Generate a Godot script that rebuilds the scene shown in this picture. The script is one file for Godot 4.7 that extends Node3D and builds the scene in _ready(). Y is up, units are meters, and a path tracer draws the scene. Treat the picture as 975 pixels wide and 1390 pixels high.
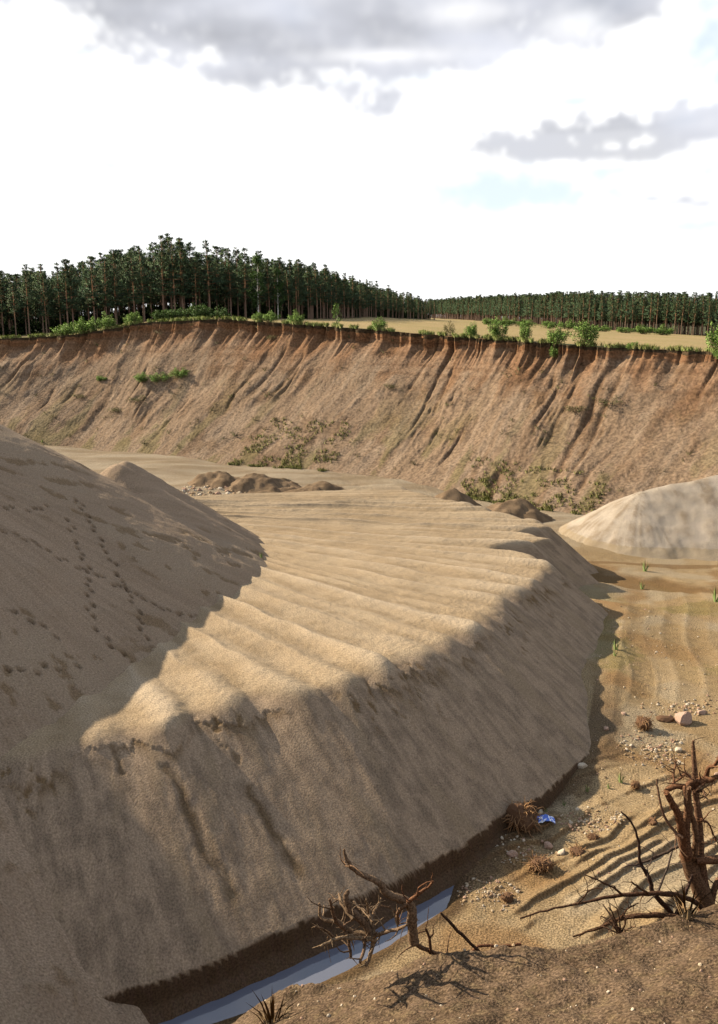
extends Node3D
# A sand pit seen from its rim: y is up, metres, the camera looks along -z. "d" below is the distance -z.

var rng := RandomNumberGenerator.new()
var na := FastNoiseLite.new()      # four octaves
var nb := FastNoiseLite.new()      # one octave
var nr := FastNoiseLite.new()      # ridged
var taken := {}
var M := {}

const EXPOSURE := 2.65

func _ready():
	rng.seed = 71
	set_noise()
	set_view()
	make_materials()
	build_field()
	build_wall()
	build_floor()
	build_flat_heap()
	build_left_heap()
	build_right_heap()
	build_small_heaps()
	build_bank()
	build_water()
	build_forest()
	build_bushes()
	build_weeds()
	build_woody()
	build_floor_things()

# ---------------------------------------------------------------- camera, sky, sun
func set_view():
	var cam := Camera3D.new()
	cam.name = "camera"
	add_child(cam)
	cam.position = Vector3(0, 17, 0)
	cam.rotation_degrees = Vector3(-11.78, 0, 0)
	cam.fov = 57.36
	cam.near = 0.1
	cam.far = 4000
	cam.current = true
	var we := WorldEnvironment.new()
	we.name = "world_environment"
	var e := Environment.new()
	e.background_mode = Environment.BG_SKY
	e.tonemap_mode = Environment.TONE_MAPPER_LINEAR
	e.tonemap_exposure = EXPOSURE
	e.sdfgi_enabled = true
	e.ssao_enabled = true
	e.ssil_enabled = true
	var sky := Sky.new()
	var pm := PanoramaSkyMaterial.new()
	pm.panorama = ImageTexture.create_from_image(sky_image(1536, 768))
	sky.sky_material = pm
	e.sky = sky
	we.environment = e
	add_child(we)
	var sun := DirectionalLight3D.new()
	sun.name = "sun"
	sun.light_energy = 1.6
	sun.light_color = Color(1.0, 0.93, 0.82)
	sun.light_angular_distance = 0.5
	sun.shadow_enabled = true
	add_child(sun)
	sun.look_at_from_position(Vector3.ZERO, sun_travel(), Vector3.UP)

func sun_travel() -> Vector3:
	var e := deg_to_rad(29.5)
	var a := deg_to_rad(27.0)
	return Vector3(cos(a) * cos(e), -sin(e), sin(a) * cos(e))

func sky_image(w: int, h: int) -> Image:
	# a bright summer sky: white cloud, blue gaps that deepen overhead, grey cloud bellies
	var px := PackedFloat32Array()
	px.resize(w * h * 3)
	var to_sun := -sun_travel()
	var gaps := [[9.5, 7.0, 6.5, 1.5, 1.0], [-8.0, 11.6, 5.0, 0.9, 0.4], [21.0, 14.0, 3.6, 2.8, 1.0], [21.0, 8.0, 4.0, 0.9, 0.9], [19.5, 5.0, 3.5, 0.5, 0.7]]
	for j in h:
		var el := PI * (0.5 - (j + 0.5) / h)
		var eld := rad_to_deg(el)
		for i in w:
			var k := (j * w + i) * 3
			if eld < -0.5:
				px[k] = 0.16; px[k + 1] = 0.15; px[k + 2] = 0.14
				continue
			var az := TAU * (i + 0.5) / w
			var azd := rad_to_deg(az)
			if azd > 180.0:
				azd -= 360.0
			var dx := sin(az) * cos(el)
			var dz := -cos(az) * cos(el)
			var dy := sin(el)
			var t := clampf(1.0 - dy, 0.0, 1.0)
			var near_h := t * t * t * t
			var c := Vector3(0.15, 0.2, 0.29).lerp(Vector3(0.33, 0.385, 0.41), pow(t, 1.8))
			var q := 1.0 / (maxf(dy, 0.0) + 0.13)
			var f := na.get_noise_2d(dx * q * 55.0 + 310.0, dz * q * 55.0)
			var f2 := na.get_noise_2d(dx * q * 150.0 - 90.0, dz * q * 150.0 + 44.0)
			var fa := na.get_noise_2d(azd * 5.0, eld * 13.0)
			var fb := na.get_noise_2d(azd * 22.0 + 70.0, eld * 36.0)
			var fc := na.get_noise_2d(azd * 70.0 - 20.0, eld * 95.0)
			# white cloud
			var white := smoothstep(-0.22, 0.12, f + 0.25 * f2 + 0.95 * pow(t, 1.6) - 0.22)
			var gap := 0.0
			for g in gaps:
				gap = maxf(gap, g[4] * exp(-pow((azd - g[0]) / g[2], 2.0) - pow((eld - g[1]) / g[3], 2.0)))
			gap = smoothstep(0.15, 0.95, gap + 0.35 * fa + 0.35 * fb + 0.2 * fc) * clampf(gap * 4.0, 0.0, 1.0)
			white *= 1.0 - 0.85 * gap
			var cos_sun := dx * to_sun.x + dy * to_sun.y + dz * to_sun.z
			var glow := pow(maxf(cos_sun, 0.0), 8.0)
			c = c.lerp(Vector3(0.5, 0.5, 0.5) * (0.85 + 0.15 * smoothstep(0.45, 0.85, t)) * (1.0 + 0.5 * glow), white)
			# grey bellies: the long bank across the top, two smaller ones to the right, others all round
			var grey := 0.0
			var hole := 0.0
			if absf(azd) < 60.0 and eld < 40.0:
				var wav := 2.2 * fa + 1.5 * fb + 0.7 * fc
				var low := lut([-40.0, -22.0, -16.0, -11.5, -3.9, -0.3, 2.3, 5.9, 10.3, 14.0, 16.6, 19.0, 26.0, 45.0], [17.5, 16.0, 15.0, 13.7, 12.2, 11.2, 11.3, 13.2, 13.7, 14.6, 15.8, 19.0, 22.0, 22.0], azd)
				grey = smoothstep(-0.35, 1.5, eld - low + wav) * smoothstep(30.0, 24.0, eld + 2.0 * wav)
				for b in [[13.4, 9.1, 6.6, 0.95], [18.5, 9.8, 3.0, 0.8], [22.5, 6.3, 4.6, 0.75], [40.0, 9.0, 8.0, 1.5], [-38.0, 9.0, 9.0, 1.6]]:
					var ex: float = pow((azd - b[0]) / b[2], 2.0) + pow((eld - b[1]) / (b[3] * (1.5 if eld > b[1] else 0.8)), 2.0)
					grey = maxf(grey, smoothstep(1.25, 0.3, ex - (wav if eld > b[1] else wav * 0.4)) * 0.95)
				for b in [[5.8, 16.3, 2.2, 0.6], [12.0, 15.4, 1.6, 0.7], [1.5, 14.2, 4.0, 0.35]]:
					hole = maxf(hole, exp(-pow((azd - b[0]) / b[2], 2.0) - pow((eld - b[1]) / b[3], 2.0)))
			var inside := smoothstep(60.0, 45.0, absf(azd)) * smoothstep(40.0, 28.0, eld)
			grey = lerpf(smoothstep(0.05, 0.45, f + 0.2 * f2), grey, inside)
			var tone := Vector3(0.235, 0.242, 0.27) * (1.0 + 0.45 * na.get_noise_2d(azd * 4.0 + 50.0, eld * 11.0))
			tone = tone.lerp(Vector3(0.42, 0.42, 0.43), clampf(hole + 0.3 * fb, 0.0, 1.0))
			c = c.lerp(tone, grey * 0.93)
			c += Vector3(0.5, 0.47, 0.42) * glow * 0.25
			px[k] = c.x; px[k + 1] = c.y; px[k + 2] = c.z
	return Image.create_from_data(w, h, false, Image.FORMAT_RGBF, px.to_byte_array())

# ---------------------------------------------------------------- helpers
func set_noise():
	for n in [na, nb, nr]:
		n.noise_type = FastNoiseLite.TYPE_SIMPLEX_SMOOTH
		n.frequency = 0.02
	na.seed = 5
	na.fractal_type = FastNoiseLite.FRACTAL_FBM
	na.fractal_octaves = 4
	nb.seed = 17
	nb.fractal_type = FastNoiseLite.FRACTAL_NONE
	nr.seed = 23
	nr.fractal_type = FastNoiseLite.FRACTAL_RIDGED
	nr.fractal_octaves = 3

func numbered(called: String) -> String:
	if not taken.has(called):
		taken[called] = 0
		return called
	taken[called] += 1
	return "%s_%03d" % [called, taken[called]]

func thing(called: String, label: String, category: String, at := Vector3.ZERO, turn := 0.0, group := "") -> Node3D:
	var o := Node3D.new()
	o.name = numbered(called)
	add_child(o)
	o.position = at
	o.rotation.y = turn
	o.set_meta("label", label)
	o.set_meta("category", category)
	if group != "":
		o.set_meta("group", group)
	return o

func one(called: String, mesh: Mesh, mat: Material, label: String, category: String, at := Vector3.ZERO, group := "", kind := "") -> MeshInstance3D:
	var o := MeshInstance3D.new()
	o.name = numbered(called)
	o.mesh = mesh
	o.material_override = mat
	add_child(o)
	o.position = at
	if label != "":
		o.set_meta("label", label)
	if category != "":
		o.set_meta("category", category)
	if group != "":
		o.set_meta("group", group)
	if kind != "":
		o.set_meta("kind", kind)
	return o

func part(called: String, mesh: Mesh, mat: Material, parent: Node3D) -> MeshInstance3D:
	var o := MeshInstance3D.new()
	o.name = called
	o.mesh = mesh
	o.material_override = mat
	parent.add_child(o, true)
	return o

func copies(called: String, mesh: Mesh, mat: Material, places: Array, colors: Array, label: String, category: String) -> void:
	var mm := MultiMesh.new()
	mm.transform_format = MultiMesh.TRANSFORM_3D
	mm.use_colors = colors.size() > 0
	mm.mesh = mesh
	mm.instance_count = places.size()
	for i in places.size():
		mm.set_instance_transform(i, places[i])
		if colors.size() > 0:
			mm.set_instance_color(i, colors[i % colors.size()])
	var o := MultiMeshInstance3D.new()
	o.name = numbered(called)
	o.multimesh = mm
	o.material_override = mat
	add_child(o)
	o.set_meta("label", label)
	o.set_meta("category", category)
	o.set_meta("kind", "stuff")

func lut(xs: Array, ys: Array, x: float) -> float:
	if x <= xs[0]:
		return ys[0]
	for i in range(1, xs.size()):
		if x <= xs[i]:
			return lerpf(ys[i - 1], ys[i], (x - xs[i - 1]) / (xs[i] - xs[i - 1]))
	return ys[-1]

func lut_on(xs: Array, ys: Array, x: float) -> float:   # goes on along the last pieces
	var n := xs.size()
	var i := 1
	while i < n - 1 and x > xs[i]:
		i += 1
	return ys[i - 1] + (ys[i] - ys[i - 1]) * (x - xs[i - 1]) / (xs[i] - xs[i - 1])

func smax(a: float, b: float, k: float) -> float:
	var h := clampf(0.5 + 0.5 * (a - b) / k, 0.0, 1.0)
	return lerpf(b, a, h) + k * h * (1.0 - h)

func smin(a: float, b: float, k: float) -> float:
	return -smax(-a, -b, k)

func steps(list: Array) -> PackedFloat32Array:   # [from, to, step, to, step, ...]
	var out := PackedFloat32Array()
	var x: float = list[0]
	var i := 1
	while i < list.size():
		var end: float = list[i]
		var n := int(ceil((end - x) / float(list[i + 1])))
		for k in n:
			out.append(lerpf(x, end, float(k) / n))
		x = end
		i += 2
	out.append(x)
	return out

func grid_mesh(P: PackedVector3Array, C: PackedColorArray, nu: int, nv: int) -> ArrayMesh:
	var N := PackedVector3Array()
	N.resize(nu * nv)
	var flip := (P[nv] - P[0]).cross(P[1] - P[0]).y > 0.0
	for i in nu:
		var i0 := maxi(i - 1, 0) * nv
		var i1 := mini(i + 1, nu - 1) * nv
		for j in nv:
			var n := (P[i1 + j] - P[i0 + j]).cross(P[i * nv + mini(j + 1, nv - 1)] - P[i * nv + maxi(j - 1, 0)])
			N[i * nv + j] = n.normalized() if flip else -n.normalized()
	var I := PackedInt32Array()
	I.resize((nu - 1) * (nv - 1) * 6)
	var k := 0
	for i in nu - 1:
		for j in nv - 1:
			var a := i * nv + j
			var b := a + nv
			if flip:
				I[k] = a; I[k + 1] = a + 1; I[k + 2] = b; I[k + 3] = b; I[k + 4] = a + 1; I[k + 5] = b + 1
			else:
				I[k] = a; I[k + 1] = b; I[k + 2] = a + 1; I[k + 3] = b; I[k + 4] = b + 1; I[k + 5] = a + 1
			k += 6
	var arr := []
	arr.resize(Mesh.ARRAY_MAX)
	arr[Mesh.ARRAY_VERTEX] = P
	arr[Mesh.ARRAY_NORMAL] = N
	arr[Mesh.ARRAY_COLOR] = C
	arr[Mesh.ARRAY_INDEX] = I
	var m := ArrayMesh.new()
	m.add_surface_from_arrays(Mesh.PRIMITIVE_TRIANGLES, arr)
	return m

func sheet(xs: PackedFloat32Array, ds: PackedFloat32Array, f: Callable, base := Vector3.ZERO) -> ArrayMesh:
	# f(x, d) gives [height, colour]
	var P := PackedVector3Array()
	var C := PackedColorArray()
	P.resize(xs.size() * ds.size())
	C.resize(P.size())
	var k := 0
	for x in xs:
		for d in ds:
			var r: Array = f.call(x, d)
			P[k] = Vector3(x, r[0], -d) - base
			C[k] = r[1]
			k += 1
	return grid_mesh(P, C, xs.size(), ds.size())

class Buf:
	var v := PackedVector3Array()
	var n := PackedVector3Array()
	var c := PackedColorArray()
	func tri(a: Vector3, b: Vector3, d: Vector3, na_: Vector3, nb_: Vector3, nd: Vector3, col := Color.WHITE):
		v.append(a); v.append(b); v.append(d)
		n.append(na_); n.append(nb_); n.append(nd)
		c.append(col); c.append(col); c.append(col)
	func leaf(p: Vector3, along: Vector3, across: Vector3, nor: Vector3, col: Color):
		# a folded rhombus
		var q := p + along * 0.5 + nor * along.length() * 0.08
		tri(p, q + across * 0.5, p + along, nor, nor, nor, col)
		tri(p, p + along, q - across * 0.5, nor, nor, nor, col)
	func tube(pts: Array, rad: Array, sides: int, col := Color.WHITE, knots := 0.0, rg: RandomNumberGenerator = null):
		var prev: Array = []
		var prevn: Array = []
		var side := Vector3(0.31, 0.2, 0.93)
		for i in pts.size():
			var a: Vector3 = pts[maxi(i - 1, 0)]
			var b: Vector3 = pts[mini(i + 1, pts.size() - 1)]
			var dir := (b - a).normalized()
			side = (side - dir * side.dot(dir)).normalized()
			var up := dir.cross(side)
			var ring: Array = []
			var ringn: Array = []
			for k in sides:
				var an := TAU * k / sides
				var nn := side * cos(an) + up * sin(an)
				var rr: float = rad[i]
				if rg != null:
					rr *= 1.0 + knots * rg.randf_range(-1, 1)
				ring.append(pts[i] + nn * rr)
				ringn.append(nn)
			if i > 0:
				for k in sides:
					var k2 := (k + 1) % sides
					tri(prev[k], ring[k], prev[k2], prevn[k], ringn[k], prevn[k2], col)
					tri(prev[k2], ring[k], ring[k2], prevn[k2], ringn[k], ringn[k2], col)
			else:
				for k in sides:
					tri(pts[0], ring[k], ring[(k + 1) % sides], -dir, -dir, -dir, col)
			if i == pts.size() - 1:
				for k in sides:
					tri(pts[i], ring[(k + 1) % sides], ring[k], dir, dir, dir, col)
			prev = ring
			prevn = ringn
	func done() -> ArrayMesh:
		var arr := []
		arr.resize(Mesh.ARRAY_MAX)
		arr[Mesh.ARRAY_VERTEX] = v
		arr[Mesh.ARRAY_NORMAL] = n
		arr[Mesh.ARRAY_COLOR] = c
		var m := ArrayMesh.new()
		m.add_surface_from_arrays(Mesh.PRIMITIVE_TRIANGLES, arr)
		return m

func rv() -> Vector3:
	while true:
		var p := Vector3(rng.randf_range(-1, 1), rng.randf_range(-1, 1), rng.randf_range(-1, 1))
		if p.length_squared() <= 1.0 and p.length_squared() > 0.01:
			return p
	return Vector3.UP

# ---------------------------------------------------------------- materials
func noise_image(size: int, freq: float, octaves: int, seed_: int, low: float, high: float, tint := Color.WHITE) -> Image:
	var n := FastNoiseLite.new()
	n.seed = seed_
	n.noise_type = FastNoiseLite.TYPE_SIMPLEX_SMOOTH
	n.frequency = freq
	n.fractal_octaves = octaves
	n.fractal_gain = 0.65
	var im := n.get_seamless_image(size, size, false, false, 0.15)
	im.convert(Image.FORMAT_RGBA8)
	var src := im.get_data()
	for i in size * size:
		var g := lerpf(low, high, clampf(0.58 + (src[i * 4] / 255.0 - 0.5) * 1.7, 0.0, 1.0))
		src[i * 4] = int(255.0 * g * tint.r)
		src[i * 4 + 1] = int(255.0 * g * tint.g)
		src[i * 4 + 2] = int(255.0 * g * tint.b)
		src[i * 4 + 3] = 255
	return Image.create_from_data(size, size, false, Image.FORMAT_RGBA8, src)

func ground_material(tile: float, freq: float, seed_: int, low: float, bump: float) -> StandardMaterial3D:
	var m := StandardMaterial3D.new()
	m.vertex_color_use_as_albedo = true
	var im := noise_image(512, freq, 5, seed_, low, 1.0)
	var tex := im.duplicate()
	tex.generate_mipmaps()
	m.albedo_texture = ImageTexture.create_from_image(tex)
	var nm := im.duplicate()
	nm.bump_map_to_normal_map(bump)
	m.normal_enabled = true
	m.normal_texture = ImageTexture.create_from_image(nm)
	m.uv1_triplanar = true
	m.uv1_world_triplanar = true
	m.uv1_scale = Vector3.ONE / tile
	m.roughness = 0.95
	m.metallic_specular = 0.15
	return m

func plain(c: Color, rough := 0.85, vertex := true) -> StandardMaterial3D:
	var m := StandardMaterial3D.new()
	m.albedo_color = c.linear_to_srgb()
	m.vertex_color_use_as_albedo = vertex
	m.roughness = rough
	m.metallic_specular = 0.25
	return m

func leafy(c: Color, light: Color) -> StandardMaterial3D:
	var m := plain(c, 0.7)
	m.backlight_enabled = true
	m.backlight = light.linear_to_srgb()
	m.cull_mode = BaseMaterial3D.CULL_DISABLED
	return m

func make_materials():
	M.sand = ground_material(2.6, 0.065, 3, 0.62, 4.0)
	M.floor = ground_material(2.6, 0.06, 8, 0.5, 5.0)
	M.wall = ground_material(9.0, 0.045, 12, 0.56, 7.0)
	M.gravel_heap = ground_material(2.9, 0.09, 15, 0.6, 8.0)
	M.soil = ground_material(1.1, 0.05, 21, 0.35, 8.0)
	M.straw = plain(Color(1, 1, 1), 0.8)
	M.field = ground_material(11.0, 0.05, 33, 0.75, 4.0)
	M.needles = leafy(Color(1, 1, 1), Color(0.02, 0.03, 0.012))
	M.leaves = leafy(Color(1, 1, 1), Color(0.12, 0.18, 0.03))
	M.bark = plain(Color(1, 1, 1), 0.9)
	M.wood = ground_material(0.5, 0.03, 40, 0.45, 10.0)
	M.stone = ground_material(0.6, 0.03, 44, 0.7, 8.0)
	var w := plain(Color(0.085, 0.092, 0.12), 0.05, false)
	w.metallic_specular = 0.5
	M.water = w
	M.plastic = plain(Color(1, 1, 1), 0.3)
	M.stone_pink = stone_material(Color(0.42, 0.29, 0.22), 51)
	M.stone_pale = stone_material(Color(0.5, 0.43, 0.33), 52)
	M.pebble = plain(Color(1, 1, 1), 0.85)

func stone_material(c: Color, seed_: int) -> StandardMaterial3D:
	var m := ground_material(0.7, 0.03, seed_, 0.65, 8.0)
	m.vertex_color_use_as_albedo = false
	m.albedo_color = c.linear_to_srgb()
	return m

# ---------------------------------------------------------------- field beyond the rim
const RIM_X := [-320.0, -130.0, -55.1, -43.2, -31.5, -19.8, -8.8, 1.2, 11.9, 17.9, 24.7, 35.2, 43.8, 90.0, 220.0]
const RIM_D := [215.0, 172.0, 146.0, 144.0, 142.0, 137.0, 131.0, 124.0, 116.0, 109.0, 102.0, 93.0, 85.0, 40.0, -90.0]
const RIM_H := [12.0, 12.5, 13.7, 14.3, 16.2, 16.7, 16.0, 15.4, 14.6, 14.3, 13.9, 13.6, 13.4, 13.2, 13.0]
const FOOT_X := [-300.0, -125.0, -63.0, -50.0, -38.5, -29.5, -21.0, -10.0, 0.0, 7.5, 13.5, 21.5, 31.0, 76.0, 204.0]
const FOOT_D := [192.0, 150.0, 127.0, 125.0, 123.5, 118.0, 112.5, 106.5, 99.5, 93.0, 85.5, 77.5, 70.0, 26.0, -104.0]
const AZ := [-0.6, -0.377, -0.300, -0.222, -0.1445, -0.067, 0.0097, 0.1026, 0.164, 0.242, 0.378, 0.515]
const AZ_H := [12.8, 13.7, 14.3, 16.2, 16.7, 16.0, 15.4, 14.6, 14.3, 13.9, 13.6, 13.4]
const AZ_D := [165.0, 146.0, 144.0, 142.0, 137.0, 131.0, 124.0, 116.0, 109.0, 102.0, 93.0, 85.0]
const FAR_AZ := [-0.4236, -0.299, -0.1445, 0.0095, 0.102, 0.241, 0.319, 0.397]
const FAR_H := [10.5, 13.9, 17.7, 17.7, 14.8, 11.6, 9.7, 8.1]

func field_h(x: float, d: float) -> float:
	var a := x / maxf(d, 30.0)
	var rd := lut(AZ, AZ_D, a)
	var t := clampf((d - rd) / (420.0 - rd), 0.0, 1.2)
	return lerpf(lut(AZ, AZ_H, a), lut(FAR_AZ, FAR_H, a), t) + 0.15 * nb.get_noise_2d(x * 3.0, d * 3.0)

func in_left_wood(x: float, d: float) -> float:    # > 0 inside the wood, in metres behind its front
	return d - lut_on([-65.0, -51.5, -41.0, -28.0, -14.2, 3.2, 37.9, 60.0], [157.0, 170.0, 184.0, 195.0, 208.0, 320.0, 470.0, 1500.0], x)

func in_right_wood(x: float, d: float) -> float:
	return d - lut_on([60.0, 78.0, 101.8, 115.9, 137.2, 157.7, 300.0], [1400.0, 900.0, 620.0, 480.0, 430.0, 388.0, 250.0], x)

func build_field():
	var ss := steps([0.0, 1.0, 0.05, 3.0, 0.02, 12.0, 0.008, 14.0, 0.03])
	var ts := PackedFloat32Array([0.0, 0.3, 0.7, 1.2, 2.0, 3.0, 4.5, 6.5, 9, 12, 16, 20, 25, 30, 36, 43, 50, 60, 72, 86, 100, 120, 145, 175, 210, 250, 300, 360, 430, 520, 640, 800, 1000, 1400, 2200])
	var idx := range(RIM_X.size())
	var P := PackedVector3Array()
	var C := PackedColorArray()
	for s in ss:
		var x0 := lut(idx, RIM_X, s)
		var d0 := lut(idx, RIM_D, s)
		var w := rim_wobble(s)
		for t in ts:
			var k: float = w * exp(-t * 0.15)
			var x: float = x0 + t * 0.35 * clampf(x0 / 60.0, -1.6, 1.6) + k * 0.6
			var d: float = d0 + t + k
			var y := lut(idx, RIM_H, s) if t == 0.0 else field_h(x, d)
			if t < 3.0:
				y = lerpf(lut(idx, RIM_H, s), field_h(x, d), t / 3.0)
			P.append(Vector3(x, y, -d))
			var v := na.get_noise_2d(x * 2.0, d * 2.0)
			var c := Color(0.3, 0.225, 0.115).lerp(Color(0.25, 0.2, 0.09), clampf(v + 0.5, 0, 1))
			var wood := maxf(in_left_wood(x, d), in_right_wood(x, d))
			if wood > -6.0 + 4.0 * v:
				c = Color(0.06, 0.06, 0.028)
			elif t < 2.6 + 2.5 * v:
				c = Color(0.1, 0.11, 0.04).lerp(Color(0.16, 0.1, 0.05), clampf(v * 1.5 + 0.4, 0, 1))
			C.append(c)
	one("field", grid_mesh(P, C, ss.size(), ts.size()), M.field, "pale stubble field stretching from the pit rim to the woods", "", Vector3.ZERO, "", "structure")

func rim_wobble(s: float) -> float:
	return 1.6 * na.get_noise_2d(s * 260.0, 7.0) + 0.5 * na.get_noise_2d(s * 1300.0, 31.0)

# ---------------------------------------------------------------- far pit wall
var ws := -1.0
var wob := 0.0
var lip_s := 0.0
var rim := Vector3.ZERO
var foot := Vector3.ZERO

func wall_point(s: float, t: float) -> Array:
	if s != ws:
		ws = s
		var idx := range(RIM_X.size())
		wob = rim_wobble(s)
		rim = Vector3(lut(idx, RIM_X, s), lut(idx, RIM_H, s), lut(idx, RIM_D, s))
		lip_s = 0.035 + 0.03 * clampf(na.get_noise_2d(s * 160.0, 90.0) + 0.3, 0.0, 1.0)
		foot = Vector3(lut(idx, FOOT_X, s), -0.4, lut(idx, FOOT_D, s))
	var run := rim - foot
	# t from 0 (foot) to 1 (rim): a talus, a straight slope, a steep lip of soil at the top
	var lip := lerpf(0.045, lip_s, smoothstep(0.7, 0.9, t))
	var hh := 0.0
	if t < 0.9:
		hh = t / 0.9 * (1.0 - lip * 1.6)
		hh = hh - 0.06 * sin(hh * PI)
	else:
		hh = lerpf(1.0 - lip * 1.6, 1.0, (t - 0.9) / 0.1)
	var gt := clampf(t / 0.9 * 0.985, 0, 0.985) if t < 0.9 else lerpf(0.985, 1.0, (t - 0.9) / 0.1)
	var wk := wob * smoothstep(0.72, 1.0, t)
	var p := foot + Vector3(run.x * gt + 0.6 * wk, run.y * hh, run.z * gt + wk)
	var along := s * 11.0                                  # about metres along the wall in view
	var nor := Vector3(-run.x, 14.0, -run.z).normalized()
	var mask := clampf(t * 6.0, 0, 1) * clampf((1.0 - t) * 9.0, 0, 1)
	var bend := 9.0 * nb.get_noise_2d(s * 40.0, t * 40.0) + 1.5 * nb.get_noise_2d(s * 220.0, t * 150.0)
	var big := na.get_noise_2d(along * 3.0 + bend * 0.4, t * 75.0)
	var gul := nr.get_noise_2d(along * 10.0 + bend * 1.6, t * 13.0 + 70.0)
	# gullies are cut only in places, most of them to the right; elsewhere loose sand has buried them
	var patch := smoothstep(0.0, 0.4, nb.get_noise_2d(along * 3.2, t * 70.0 + 200.0) + 0.3 * smoothstep(7.6, 9.4, s) - 0.13)
	var fine := na.get_noise_2d(along * 40.0 + bend * 3.0, t * 420.0)
	var lump := na.get_noise_2d(along * 16.0, t * 130.0 + 30.0)
	var off := 0.8 * big + 0.28 * patch * (0.1 - smoothstep(0.45, 0.9, gul + 0.25 * fine)) + 0.1 * fine + 0.45 * maxf(0.0, lump) * (0.35 + 0.65 * patch)
	p += nor * off * mask
	# colours: orange soil under the rim, brown bank sand, pale dry runs of sand
	var streak := 0.6 * na.get_noise_2d(along * 22.0 + bend * 4.0, t * 16.0 + 500.0) + 0.6 * na.get_noise_2d(along * 75.0 + bend * 8.0, t * 36.0)
	var blot := na.get_noise_2d(along * 9.0, t * 110.0 + 900.0)
	var c := Color(0.215, 0.15, 0.1)
	c = c.lerp(Color(0.26, 0.195, 0.137), 0.75 * smoothstep(-0.1, 0.45, streak + 0.1 - 0.2 * patch + 0.4 * fine))
	c = c.lerp(Color(0.165, 0.108, 0.066), smoothstep(0.1, 0.5, blot + 0.4 * fine) * 0.7)
	var top := smoothstep(0.62, 0.97, t + 0.25 * blot)
	c = c.lerp(Color(0.215, 0.108, 0.052), top * 0.65)
	# layers in the upper soil
	var bed := nb.get_noise_2d(p.y * 60.0 + 6.0 * fine + 3.0 * big, along * 1.5)
	c = c.lerp(Color(0.13, 0.075, 0.042), 0.45 * smoothstep(0.1, 0.5, bed) * smoothstep(0.55, 0.8, t + 0.2 * blot))
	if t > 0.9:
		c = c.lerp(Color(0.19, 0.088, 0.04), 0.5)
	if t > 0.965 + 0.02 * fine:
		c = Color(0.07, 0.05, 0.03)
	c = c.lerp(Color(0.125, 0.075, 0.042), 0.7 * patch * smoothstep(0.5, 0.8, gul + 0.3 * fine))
	var green := smoothstep(0.15, 0.45, nb.get_noise_2d(along * 10.0 + 40.0, t * 60.0) + 0.4 * fine) * smoothstep(0.75, 0.1, t)
	c = c.lerp(Color(0.14, 0.125, 0.05), green * 0.5)
	return [Vector3(p.x, p.y, -p.z), c]

func build_wall():
	var ss := steps([0.0, 1.0, 0.08, 2.0, 0.03, 11.3, 0.0145, 12.0, 0.03, 14.0, 0.1])
	var ts := steps([0.0, 0.9, 0.0068, 1.0, 0.006])
	var P := PackedVector3Array()
	var C := PackedColorArray()
	for s in ss:
		for t in ts:
			var r := wall_point(s, t)
			P.append(r[0])
			C.append(r[1])
	one("pit_wall", grid_mesh(P, C, ss.size(), ts.size()), M.wall, "brown eroded earth slope on the far side of the sand pit", "", Vector3.ZERO, "", "structure")

# ---------------------------------------------------------------- pit floor
const POND := [[2.9, 26.0], [2.0, 24.9], [0.5, 23.5], [-1.3, 22.1], [-4.5, 20.2], [-8.0, 18.5]]
const POND_W := [0.25, 0.7, 0.75, 0.8, 0.7, 0.3]

func pond_depth(x: float, d: float) -> float:
	if d > 28.0 or x > 5.0 or x < -11.0:
		return -1.0
	var best := -1.0
	for i in POND.size() - 1:
		var a := Vector2(POND[i][0], POND[i][1])
		var b := Vector2(POND[i + 1][0], POND[i + 1][1])
		var t := clampf((Vector2(x, d) - a).dot(b - a) / (b - a).length_squared(), 0, 1)
		best = maxf(best, lerpf(POND_W[i], POND_W[i + 1], t) - (a.lerp(b, t) - Vector2(x, d)).length())
	return best

func floor_base(x: float, d: float) -> float:
	var e := clampf((62.0 - d) / 22.0, 0.0, 1.0)
	var near := smoothstep(30.0, 45.0, d)
	return 0.09 * maxf(0.0, x - 6.0) * e * (1.0 if x < 24.0 else 24.0 / x) + (0.05 + 0.2 * near) * nb.get_noise_2d(x * 3.5, d * 3.5)

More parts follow.
